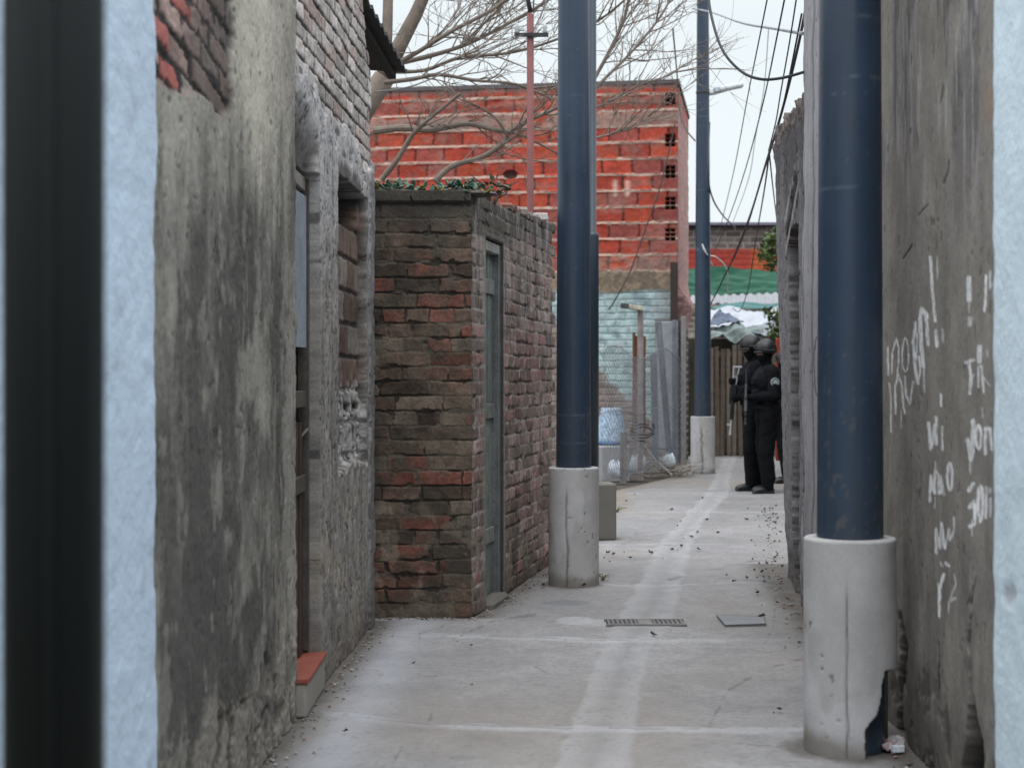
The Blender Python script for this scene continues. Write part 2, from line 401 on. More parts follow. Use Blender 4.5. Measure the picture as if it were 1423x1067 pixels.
# -- stained plaster house
Z0, Z1 = 4.02, 6.22
r = thing('plaster_house', (lineL(5.2)[0] - .3, 5.2, 0), 'grey stained plaster house wall with bare brick patch at the top, beside pale blue wall', 'house')
def f(U, V, px, py):
    n = fbm(U * 3, V * 2, 14, 6); n2 = fbm(U * 14, V * 9, 15, 5); st = fbm(U * 8, V * 1.3, 16, 6); st2 = fbm(U * 20, V * 4, 116, 5)
    c = full(U, A(115, 112, 105))
    c = c * (.72 + .56 * n2)[..., None]
    n3 = fbm(U * 70, V * 50, 215, 3); c = c * (.72 + .56 * n3)[..., None]
    # broad stained bands running down the wall
    wv = (fbm(V * 1.5, U * 2, 23, 4) - .5) * 70
    dark = ss(.30, .62, n * .55 + st * .55 + .16 * np.exp(-((px - 300 + wv) / 52) ** 2) - .035) * ss(150, 330, py + (st - .5) * 260)
    c = cmix(c, A(54, 53, 50), dark * .86)
    c = cmix(c, A(46, 47, 47), ss(.5, .66, st2) * .4 * np.exp(-((px - 315 + wv * .4) / 34) ** 2) * ss(200, 380, py))
    c = cmix(c, A(130, 127, 119), ss(.50, .64, fbm(U * 4, V * 3, 29, 5) + (px - 340) / 420) * .55 * ss(260, 420, py))
    pale = np.exp(-((px - 355 + wv * .25) / 27) ** 2) * (1 - ss(130, 330, py + (st - .5) * 320))
    c = cmix(c, A(160, 155, 143), np.clip(pale, 0, 1) * .85)
    pale2 = np.exp(-((px - 243) / 22) ** 2) * (1 - ss(160, 330, py + (st - .5) * 260)) * (py > 110)
    c = cmix(c, A(134, 131, 122), pale2 * .8)
    drip = ss(.60, .67, st2) * ss(.5, .6, fbm(U * 5, V * 1.3, 18, 4))
    c = cmix(c, A(148, 144, 133), drip * .3 * (1 - dark * .3))
    bl = ss(.66, .72, fbm(U * 9, V * 6, 19, 4)); c = cmix(c, A(125, 121, 113), bl * .4)
    sp = ss(.72, .78, fbm(U * 45, V * 30, 20, 3)); c = cmix(c, A(44, 44, 43), sp * .6)
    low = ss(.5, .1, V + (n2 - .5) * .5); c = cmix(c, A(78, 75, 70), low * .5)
    h = (n2 - .5) * .012 + (n - .5) * .02 + (n3 - .5) * .005 - sp * .004 + pale * .006
    cr = np.abs(fbm(U * 3, V * 2.2, 24, 5) - .5); crm = (1 - ss(0, .006, cr)) * ss(.5, .6, fbm(U * 2, V * 2, 25, 3))
    c = cmix(c, A(42, 41, 40), crm * .7); h -= crm * .005
    for pts in ([(345, 890), (352, 930), (348, 965), (330, 985), (300, 1000)], [(372, 860), (368, 905), (376, 950)], [(392, 560), (388, 610), (394, 690), (390, 760)], [(300, 330), (306, 390), (302, 430)], [(392, 925), (360, 1010), (335, 1030)]):
        q = np.full(U.shape, 1e9)
        for (ax, ay), (bx, by) in zip(pts[:-1], pts[1:]):
            vx, vy = bx - ax, by - ay; t = np.clip(((px - ax) * vx + (py - ay) * vy) / (vx * vx + vy * vy), 0, 1); q = np.minimum(q, np.hypot(px - ax - t * vx, py - ay - t * vy))
        q = 1 - ss(.5, 1.8, q + (n2 - .5) * 7); c = cmix(c, A(40, 38, 36), q * .75); h -= q * .007
    crumb = ss(.46, .30, V + (n - .5) * .35 + (px - 330) * -.0004) * ss(.46, .56, n2); c = cmix(c, A(128, 122, 112), crumb * .5); h += crumb * .004 - ss(.46, .30, V) * ss(.50, .46, n2) * .004 + ss(.46, .30, V) * (n3 - .5) * .008
    # bricks bared where the plaster fell away
    lim = 112 + (px - 215) * .38 + (fbm(U * 7, V * 3, 26, 4) - .5) * 60
    m = (1 - ss(-6, 3, py - lim)) * (1 - ss(325, 328, px + (n2 - .5) * 14))
    d, r1, r2 = bricks(U, V + U * .10, .235, .078, .013, 27, .007); d = d - .014 * ss(.55, .7, fbm(U * 15, V * 15, 31, 3))
    bk = full(U, A(124, 106, 100)) * (.7 + .6 * r1)[..., None]
    bk = cmix(bk, A(140, 72, 66), (r2 > .68) * .8 * (px < 275)); bk = cmix(bk, A(120, 116, 110), (r2 < .3) * .6)
    bk = cmix(bk, A(58, 54, 51), ss(255, 300, px + (r1 - .5) * 50) * .75)
    bk = bk * (.75 + .5 * fbm(U * 30, V * 30, 28, 3))[..., None]
    bm_ = ss(-.001, .0035, d + (n2 - .5) * .012)
    bc = cmix(full(U, A(46, 43, 41)), (0, 0, 0), bm_ * 0); bc = bc + (bk - bc) * bm_[..., None]
    c = c + (bc - c) * m[..., None]
    h = lerp(h, -.024 + .006 * bm_ + (r1 - .5) * .010 + (n2 - .5) * .012 + (n3 - .5) * .006, m)
    em = np.exp(-((py - lim) / 5) ** 2) * (px < 326); c = cmix(c, A(60, 55, 50), em * .5)
    # rough edge against the pale blue wall, and the corner by the door
    return h, c
relief('wall', r, M['plaster'], lineL(Z0), lineL(Z1), rr(0, 2.20, .0075), rr(0, 2.98, .0062), f, 1, T=.25)
body(r, [(-1.2, 4.05), (-1.12, 6.2), (-4, 6.2), (-4, 4.05)], 0, 2.96, M['masonry'])

# -- house with the narrow door and the bricked-up window
Z0, Z1 = 6.2, 8.66
OFF = -.006
def lineB(Z): q = lineL(Z); return (q[0] + OFF, q[1])
r = thing('door_house', (lineL(7.4)[0] - .3, 7.4, 0), 'old house of flaking grey plaster and brick with narrow door and bricked-up window', 'house')
DZ0, DZ1, DTOP, DBOT = 6.27, 6.87, 2.23, .16
WZ0, WZ1, WTOP, WBOT = 7.40, 8.43, 2.30, .92
def f(U, V, px, py):
    Zc = Z0 + U * .99925
    n = fbm(U * 3, V * 2.4, 34, 6); n2 = fbm(U * 16, V * 12, 35, 5); st = fbm(U * 16, V * 1.6, 36, 5)
    c = full(U, A(112, 109, 105)); c = c * (.68 + .64 * n2)[..., None]
    up = 1 - ss(150, 430, py + (st - .5) * 200); c = cmix(c, A(150, 149, 150), up * .7)
    c = cmix(c, A(78, 77, 76), ss(.52, .68, st) * .55 * ss(200, 420, py))
    c = cmix(c, A(132, 124, 112), ss(.55, .68, fbm(U * 5, V * 4, 37, 5)) * .6 * ss(620, 720, py))
    sp = ss(.63, .70, fbm(U * 50, V * 34, 38, 3)); c = cmix(c, A(38, 37, 37), sp * .7)
    n3 = fbm(U * 80, V * 60, 237, 3); c = c * (.75 + .5 * n3)[..., None]
    h = (n2 - .5) * .014 + (n - .5) * .012 + (n3 - .5) * .004 - sp * .006
    # bare brick, once painted, above a ragged edge of plaster
    lim = np.interp(px, [405, 456, 524, 530], [60, 165, 245, 255]) + (fbm(U * 8, V * 5, 39, 4) - .5) * 120
    m = 1 - ss(-8, 8, py - lim)
    d, r1, r2 = bricks(U, V, .24, .076, .013, 40, .006)
    bm_ = ss(-.001, .0035, d + (n2 - .5) * .012)
    bk = full(U, A(150, 144, 140)) * (.62 + .6 * r1)[..., None]; bk = cmix(bk, A(134, 112, 104), (r2 > .8) * .5)
    bk = bk * (.55 + .9 * fbm(U * 40, V * 40, 42, 3))[..., None]
    bc = full(U, A(46, 43, 42)); bc = bc + (bk - bc) * bm_[..., None]
    c = c + (bc - c) * m[..., None]; h = lerp(h, -.022 + .007 * bm_ + (r1 - .5) * .007 + (n2 - .5) * .012 + (n3 - .5) * .006, m)
    # doorway
    def box(a, b, lo, hi, e=.004, j=0):
        q = np.minimum(np.minimum(Zc - a, b - Zc), np.minimum(V - lo, hi - V)) + j
        return ss(-e, e, q)
    # broken plaster over the door
    brk = box(6.2, 6.80 + (n - .5) * .1, 2.2, 2.47, .02, (fbm(U * 12, V * 12, 43, 4) - .5) * .13) * ss(2.62, 2.42, V + (Zc - 6.2) * .32)
    c = cmix(c, A(52, 48, 45), brk * .85); h = lerp(h, -.06 + (n2 - .5) * .03, brk)
    dm = box(DZ0, DZ1, DBOT, DTOP, .003)
    c = cmix(c, A(70, 70, 70), np.clip(dm * 3, 0, 1)); h = lerp(h, -.24, dm)
    # bricked-up window
    rag = (fbm(U * 9, V * 9, 44, 5) - .5) * .10
    wm = box(WZ0, WZ1, WBOT, WTOP, .006, rag * ss(1.5, 1.2, V) + rag * .3)
    d, r1, r2 = bricks(U + .1, V + .03, .26, .165, .016, 45, .008)
    bm_ = ss(-.002, .009, d + (n2 - .5) * .012)
    bk = full(U, A(84, 70, 63)) * (.6 + .75 * r1)[..., None]; bk = cmix(bk, A(98, 94, 88), (r2 > .55) * .7)
    bk = bk * (.7 + .6 * n2)[..., None]
    bc = full(U, A(58, 55, 53)); bc = bc + (bk - bc) * bm_[..., None]
    lo = ss(1.34, 1.28, V + (n - .5) * .2); chips = ss(.44, .5, fbm(U * 22, V * 15, 46, 3))
    bc = bc + (full(U, A(130, 128, 126)) * (.55 + .8 * n2)[..., None] - bc) * (lo * chips)[..., None]
    bc = cmix(bc, A(44, 42, 41), lo * (1 - chips) * .8)
    hole = box(WZ0 + .1, WZ1 - .1, 2.12, WTOP + .04, .02, (fbm(U * 10, V * 14, 47, 4) - .5) * .12)
    bc = cmix(bc, A(34, 32, 31), hole); bc = cmix(bc, A(50, 48, 46), ss(2.20, 2.27, V))
    c = c + (bc - c) * wm[..., None]; c = cmix(c, A(48, 46, 44), ss(.0, .03, V - WTOP + .02 + (fbm(U * 10, V * 10, 49, 4) - .5) * .1) * ss(.1, .03, V - WTOP + (fbm(U * 14, V * 9, 50, 4) - .5) * .12) * (Zc > WZ0 - .02) * (Zc < WZ1 - .25) * .8)
    h = lerp(h, -.062 + bm_ * .014 + lo * (chips * .03 - .02) - hole * .12 + (n2 - .5) * .02, wm)
    rim = np.exp(-((np.minimum(np.abs(Zc - WZ0), np.abs(Zc - WZ1))) / .02) ** 2) * (V > WBOT) * (V < WTOP) * (1 - wm)
    c = cmix(c, A(60, 58, 56), rim * .5 * (n2 > .5))
    # vertical crack left of the window, smooth corner strip at the far end
    cr = np.exp(-((Zc - 7.22 - (fbm(V * 3, V * 0, 48, 4) - .5) * .12) / .012) ** 2) * (V < 2.45)
    c = cmix(c, A(48, 46, 45), cr * .8); h -= cr * .014
    pil = ss(8.49, 8.50, Zc); c = cmix(c, A(92, 92, 94), pil * .8 * (1 - m)); h += pil * .012 * (1 - m)
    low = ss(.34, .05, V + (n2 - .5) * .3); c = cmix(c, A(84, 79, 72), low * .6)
    return h, c
uu = np.concatenate([rr(0, 2.48, .0075), [DZ0 - Z0 - .003, DZ0 - Z0 + .003, DZ1 - Z0 - .003, DZ1 - Z0 + .003]])
vv = np.concatenate([rr(0, 3.375, .0065), [DBOT - .003, DBOT + .003, DTOP - .003, DTOP + .003]])
relief('wall', r, M['masonry'], lineB(Z0), lineB(Z1), uu, vv, f, 1, T=.3, wob=lambda V: -.40 * np.clip((V - 3.02) / .35, 0, 1) + (fbm(V * 9, V * 0, 52, 3) - .5) * .12)
body(r, [(lineB(Z0)[0] - .3, 6.2), (lineB(Z1)[0] - .3, 8.66), (-4, 8.66), (-4, 6.2)], 0, 3.36, M['masonry'])
# end wall strip closing the far corner
mb = MB(); mb.box((lineB(Z1)[0] - .17, 8.60, 1.5), (.3, .1, 3.0), col=A(96, 92, 88)); mb.build('end_wall', M['masonry'], r)
# corrugated roof with its eave over the alley
mb = MB(); xs = lineB(8)[0]
prof = [(xs - .005, 3.385), (xs - 2.6, 3.55)]
rows = 80; vs = []; fs = []
for i in range(rows + 1):
    Z = 6.0 + (10.5 - 6.0) * i / rows; wv = .012 * math.cos(i * math.pi / 2)
    dx = .03886 * (Z - 8)
    for (x, z) in prof: vs += [(x + dx, Z, z + wv), (x + dx, Z, z + wv - .022)]
for i in range(rows):
    a = i * 4; b = a + 4
    fs += [(a, b, b + 2, a + 2), (a + 1, a + 3, b + 3, b + 1), (a, a + 1, b + 1, b), (a + 2, b + 2, b + 3, a + 3)]
fs += [(0, 2, 3, 1), (rows * 4, rows * 4 + 1, rows * 4 + 3, rows * 4 + 2)]
mb.add(vs, fs, A(50, 50, 52))
roof = mb.build('roof', M['painted'], r)
mb = MB(); mb.box((xs - .9, 10.42, 3.385), (1.5, .05, .06), rot=Matrix.Rotation(math.radians(3.6), 4, 'Y'), col=A(46, 44, 42)); mb.build('roof_batten', M['wood'], roof)
mb = MB(); mb.box((xs - .04, 9.5, 3.345), (.05, 1.9, .05), rot=Matrix.Rotation(-.0388, 4, 'Z'), col=A(40, 38, 37)); mb.build('eave_board', M['wood'], roof)
# door: frame, pale upper sheet, planks painted dark for the shadowed gap, step
dr = MB()
xb = lambda Z, wv: lineB(Z)[0] + wv
mbf = MB()
mbf.box((xb(DZ1 - .013, -.072), DZ1 - .013, 1.19), (.05, .024, 2.04), col=A(64, 60, 56), ch=.004)
mbf.box((xb(DZ0 + .03, -.075), DZ0 + .03, 1.19), (.05, .052, 2.04), col=A(80, 74, 66), ch=.004)
mbf.box((xb(6.57, -.075), 6.57, 2.185), (.048, .54, .06), col=A(104, 100, 96), ch=.004)
d0 = MB()
for i in range(7):
    z = DZ0 + .17 + i * .062
    d0.box((xb(z, -.084 + .004 * (i % 2)), z, .66), (.03, .050, 1.0), col=A(44 + 6 * (i % 3), 40, 37), ch=.003)
door = d0.build('door', M['wood'], r)
mbf.build('frame', M['wood'], door)
d1 = MB()
for i in range(10):
    z = DZ0 + .13 + i * .045
    d1.tube([(xb(z, -.068), z, 1.48), (xb(z, -.068), z, 2.13)], .017, 8, A(136, 142, 150, .6))
d1.build('panel', M['painted'], door)
d2 = MB()
for zz in (.9, 1.26): d2.box((xb(6.60, -.060), 6.60, zz), (.03, .44, .07), col=A(58, 54, 50), ch=.003)
d2.tube([(xb(6.8, -.05), 6.85, 1.13), (xb(6.8, -.07), 6.8, 1.10), (xb(6.7, -.11), 6.72, 1.14)], .006, 6, A(90, 88, 86))
d2.build('rail', M['wood'], door)
mb = MB()
mb.box((xb(6.57, -.09), 6.575, .07), (.24, .62, .14), col=A(120, 116, 110), ch=.012)
st = mb.build('doorstep', M['concrete'], r)
mb = MB(); mb.box((xb(6.57, -.088), 6.575, .15), (.25, .63, .022), col=A(142, 80, 66, .62), ch=.004); mb.build('tile', M['painted'], st)

# -- brick shed
CN = Vector((-.227, 8.9)); SD = Vector((.193, .981)).normalized()
r = thing('brick_shed', (-.4, 9.2, 0), 'small dark brick shed with a narrow side door and plants along its top', 'shed')
def shed_col(U, V, px, py, seed, pinkish):
    n = fbm(U * 4, V * 4, seed, 5); n2 = fbm(U * 22, V * 22, seed + 1, 4)
    d, r1, r2 = bricks(U + .04, V, .262, .083, .0105, seed + 2, .006, .5, .38); d = d - .012 * ss(.56, .72, fbm(U * 13, V * 13, seed + 11, 3))
    bm_ = ss(-.0015, .004, d + (n2 - .5) * .009)
    n5 = fbm(U * 70, V * 70, seed + 15, 3)
    a = A(120, 105, 100) if pinkish else A(74, 62, 54)
    bk = full(U, a) * (.5 + .85 * r1)[..., None]
    red = np.clip(ss(.86, .94, r2 + (n - .5) * .3) + ss(.50, .68, fbm(U * 2.2, V * 3.5, seed + 21, 4)) * (.35 + .5 * r2), 0, 1)
    bk = cmix(bk, A(108, 62, 54) if not pinkish else A(122, 82, 76), red * .62)
    bk = cmix(bk, A(62, 58, 50), ss(.5, .65, fbm(U * 6, V * 8, seed + 4, 4)) * .6)
    bk = cmix(bk, A(96, 88, 78), (r2 < .22) * .6)
    bk = bk * (.6 + .8 * n2)[..., None] * (.7 + .6 * n5)[..., None]
    mo = full(U, A(76, 69, 61) if not pinkish else A(124, 118, 112)) * (.6 + .8 * fbm(U * 30, V * 30, seed + 5, 3))[..., None]
    dk = ss(.48, .6, fbm(U * 5, V * 12, seed + 6, 4)); mo = cmix(mo, A(40, 37, 34), dk * (.8 if not pinkish else .6))
    c = mo + (bk - mo) * bm_[..., None]
    h = bm_ * .003 + (1 - bm_) * (-.008 * dk) + (r1 - .5) * .005 + (n2 - .5) * .005 + (n5 - .5) * .003 + (n - .5) * .012
    # mortar smeared over the lower courses, moss-dark top
    sm = ss(.53, .62, fbm(U * 7, V * 5, seed + 7, 5)) * (ss(1.0, .3, V) * .8 + .25)
    c = cmix(c, A(108, 99, 88), sm * .6); h = lerp(h, .006 + (n2 - .5) * .01, sm * .7)
    tp = ss(2.12, 2.34, V + (n - .5) * .2); c = cmix(c, A(50, 50, 47), tp * .7)
    gr = ss(.55, .7, fbm(U * 3, V * 2.2, seed + 8, 5)); c = cmix(c, A(52, 52, 48), gr * .5)
    foot = ss(.18, .02, V + (n2 - .5) * .1); c = cmix(c, A(64, 58, 50), foot * .6)
    return h, c
def f(U, V, px, py):
    h, c = shed_col(U, V, px, py, 60, False)
    cap = ss(2.33, 2.345, V); h = h + cap * .02
    return h, c
relief('front_wall', r, M['masonry'], (-1.10, 8.9), (CN.x, CN.y), rr(0, .873, .0038), rr(0, 2.40, .0036), f, 1, T=.10,
       wob=lambda V: (fbm(V * 11, V * 0, 70, 3) - .5) * .02)
SL = 2.82
sx = lambda s_: (CN.x + SD.x * s_, CN.y + SD.y * s_)
DU0, DU1 = .335, .845
def f(U, V, px, py):
    U = U + .03
    h, c = shed_col(U, V, px, py, 80, True)
    n = fbm(U * 8, V * 8, 91, 4)
    c = cmix(c, A(134, 130, 128), ss(.5, .64, fbm(U * 18, V * 2, 92, 4)) * .45 * ss(1.2, 2.0, V))
    q = np.minimum(np.minimum(U - DU0, DU1 - U), 2.17 - V)
    dm = ss(-.004, .004, q)
    jam = ss(.09, .05, np.maximum(U - DU1, DU0 - U)) * (1 - dm) * (V < 2.2)
    c = cmix(c, A(110, 106, 100), jam * .5); h = lerp(h, .012, jam * .8)
    c = cmix(c, A(42, 44, 46), np.clip(dm + ss(-.012, -.002, q) * (V < 2.17), 0, 1)); h = lerp(h, -.20, dm)
    lin_ = ss(.09, .05, np.abs(V - 2.24)) * ss(.2, .1, np.abs(U - .6) - .26); c = cmix(c, A(70, 66, 60), lin_ * .8)
    far = ss(SL - .16, SL - .02, U) * (np.floor(V / .083) % 2 == 0); h = h - far * .1; c = cmix(c, A(56, 40, 36), far * .7)
    return h, c
uu = np.concatenate([rr(0, SL - .03, .007), [DU0 - .034, DU0 - .026, DU1 - .034, DU1 - .026]])
relief('side_wall', r, M['masonry'], sx(.03), sx(SL), uu, rr(0, 2.40, .006), f, 1, T=.14,
       top=lambda U: 2.38 + .034 * U + (fbm(U * 7, U * 0, 93, 4) - .5) * .10 * ss(.5, .8, U) + .02 * ss(.35, .3, U))
mb = MB(); q0 = sx(.4); q1 = sx(SL)
mb.add([(-1.1, 9.1, 2.30), (q0[0] - .4, 9.1, 2.30), (q1[0] - .2, q1[1] - .05, 2.30), (-1.1, q1[1] - .05, 2.30),
        (-1.1, 9.1, 2.22), (q0[0] - .4, 9.1, 2.22), (q1[0] - .2, q1[1] - .05, 2.22), (-1.1, q1[1] - .05, 2.22)],
       [(0, 1, 2, 3), (7, 6, 5, 4), (0, 4, 5, 1), (1, 5, 6, 2), (2, 6, 7, 3), (3, 7, 4, 0)], A(90, 86, 80))
mb.build('roof', M['concrete'], r)
nS = Vector((SD.y, -SD.x))
def sp(u, wv, z): return Vector((CN.x + SD.x * u + nS.x * wv, CN.y + SD.y * u + nS.y * wv, z))
rotS = Matrix.Rotation(math.atan2(SD.y, SD.x), 4, 'Z')
mb = MB()
for i in range(5):
    u = DU0 + .075 + i * .088
    mb.box(sp(u, -.062 + .003 * (i % 2), 1.08), (.082, .03, 2.08), rotS, A(92 - 8 * (i % 2), 95, 92), .004)
for z in (.4, 1.15, 1.9): mb.box(sp(.59, -.044, z), (.40, .022, .09), rotS, A(96, 98, 96), .003)
door = mb.build('door', M['wood'], r)
mb = MB()
mb.box(sp(DU1 - .025, -.052, 1.08), (.05, .09, 2.16), rotS, A(84, 86, 86), .004)
mb.box(sp(DU0 + .025, -.045, 1.08), (.05, .09, 2.16), rotS, A(128, 130, 128), .004)
mb.box(sp(.59, -.048, 2.13), (.41, .088, .06), rotS, A(120, 120, 116), .004)
mb.build('frame', M['wood'], door)
mb = MB(); mb.box(sp(.59, -.02, .01), (.48, .14, .06), rotS, A(104, 100, 94, .7), .018); mb.build('doorstep', M['concrete'], r)

# ================================================================== right row
r = thing('painted_house', (1.75, 3.4, 0), 'pale blue limewashed house wall at the right edge beside the graffiti', 'house')
def f(U, V, px, py):
    c = full(U, A(178, 192, 211, .93)); n = fbm(U * 5, V * 5, 104, 5)
    c = c * (.92 + .16 * n)[..., None]
    d = ((px - 1418) / 9) ** 2 + ((py - 825) / 14) ** 2 + (n - .5) * 2
    m = 1 - ss(.6, 1.2, d); c = cmix(c, A(140, 140, 146), m * .7)
    return .032 + (fbm(U * 12, V * 12, 108, 4) - .5) * .010 - m * .008, c
relief('wall', r, M['paint_wall'], lineR(2.2), lineR(4.385), rr(0, 2.19, .02), rr(0, 2.65, .016), f, -1,
       wob=lambda V: (fbm(V * 2.2, V * 0, 161, 5) - .5) * .07)
body(r, [(1.34, 2.25), (1.48, 4.35), (4.5, 4.35), (4.5, 2.25)], 0, 2.63, M['masonry'])

R0, R1 = 4.33, 9.05
GR = []        # painted strokes: (photo pixel polyline, width px, strength)
def z1(pts, wd, k=1.0): GR.append(([(1225 + x / 4.27, 350 + y / 4.27) for x, y in pts], wd * 1.2 / 4.27, k))
def z2(pts, wd, k=1.0): GR.append(([(1225 + x / 3.81, 580 + y / 3.81) for x, y in pts], wd * 1.3 / 3.81, k))
def el(cx, cy, rx, ry): return [(cx + rx * math.sin(a * .5236), cy - ry * math.cos(a * .5236)) for a in range(13)]
z1([(290, 30), (300, 170), (306, 300), (316, 410)], 13, .75); z1([(325, 30), (330, 160)], 8, .4)
z1([(248, 680), (240, 560), (232, 400), (246, 335), (266, 370), (278, 550)], 17)
z1([(205, 420), (190, 540), (200, 680), (215, 780)], 14); z1([(205, 420), (214, 500), (206, 640)], 9, .8); z1([(225, 620), (232, 700), (214, 775)], 10, .9)
z1(el(143, 610, 18, 100), 9, .85)
z1([(65, 720), (68, 600), (90, 515), (106, 570), (102, 680), (92, 760)], 9, .8)
z1([(85, 960), (82, 800), (105, 730), (124, 800), (130, 920), (142, 955)], 11, .85)
z1([(140, 740), (145, 840), (168, 900), (190, 770)], 11, .85)
z1([(40, 570), (45, 730)], 9, .8); z1([(45, 780), (57, 870), (50, 1067)], 9, .8)
z1([(320, 470), (328, 560)], 17, .85); z1([(355, 460), (360, 530)], 10, .4)
z1([(520, 155), (522, 285)], 24, .9); z1([(520, 290), (520, 360)], 8, .4); z1([(518, 400), (530, 395), (520, 430)], 22, .6)
z1([(620, 140), (616, 300), (610, 350)], 13, .9); z1([(645, 120), (645, 220)], 9, .7); z1([(645, 215), (668, 180), (676, 130)], 9, .6)
z1([(500, 655), (545, 640)], 16, .8); z1([(515, 655), (527, 740), (519, 840)], 17, .85); z1([(525, 740), (545, 730)], 9, .7)
z1([(580, 565), (578, 650)], 24, .7); z1([(570, 800), (572, 680), (592, 680), (602, 830)], 12, .85); z1([(600, 740), (640, 790)], 9, .6); z1([(625, 580), (630, 620)], 8, .4)
z1([(348, 850), (350, 910)], 15, .85); z1([(590, 930), (592, 975)], 12, .4)
z2([(245, 30), (256, 165), (280, 40), (286, 140)], 14); z2([(285, 0), (288, 50)], 13, .8); z2([(318, 50), (320, 170)], 9, .7)
z2([(250, 440), (256, 310), (276, 400), (280, 280)], 12); z2([(280, 280), (298, 300), (302, 400)], 10, .8); z2([(312, 400), (310, 310), (328, 410)], 9, .8)
z2(el(357, 312, 13, 72), 11)
z2([(288, 715), (285, 590), (308, 690), (312, 560), (330, 690)], 11, .8); z2([(330, 690), (350, 590), (355, 650)], 9, .7); z2([(375, 530), (376, 600), (360, 640)], 10, .6)
z2([(312, 770), (318, 785)], 9, .6); z2([(335, 770), (352, 785)], 12, .7)
z2([(302, 1050), (304, 910), (326, 830)], 12, .8); z2([(296, 880), (304, 920)], 9, .7); z2([(376, 830), (388, 880), (352, 970), (350, 1030)], 8, .5); z2([(365, 965), (386, 955)], 12, .6)
z2([(482, 20), (482, 130), (472, 225), (455, 120)], 17); z2(el(508, 105, 13, 62), 11, .9); z2([(545, 190), (545, 60), (570, 60), (580, 170)], 13, .9); z2([(602, 20), (602, 160)], 12, .8); z2([(470, 230), (470, 300)], 7, .3)
z2([(480, 350), (462, 385)], 16); z2([(490, 440), (462, 470)], 12, .8); z2([(462, 475), (490, 460), (490, 560), (464, 577)], 15); z2(el(520, 455, 13, 92), 14); z2([(550, 370), (550, 530)], 12, .8); z2([(574, 380), (574, 400)], 10, .6); z2([(576, 430), (574, 520)], 12, .7)
def segd(px, py, pts):
    d = np.full(px.shape, 1e9)
    for (ax, ay), (bx, by) in zip(pts[:-1], pts[1:]):
        vx, vy = bx - ax, by - ay; t = np.clip(((px - ax) * vx + (py - ay) * vy) / (vx * vx + vy * vy + 1e-9), 0, 1)
        d = np.minimum(d, np.hypot(px - ax - t * vx, py - ay - t * vy))
    return d
r = thing('graffiti_house', (2.0, 6.7, 0), 'grey plaster house wall with white painted graffiti behind the nearest blue pole', 'house')
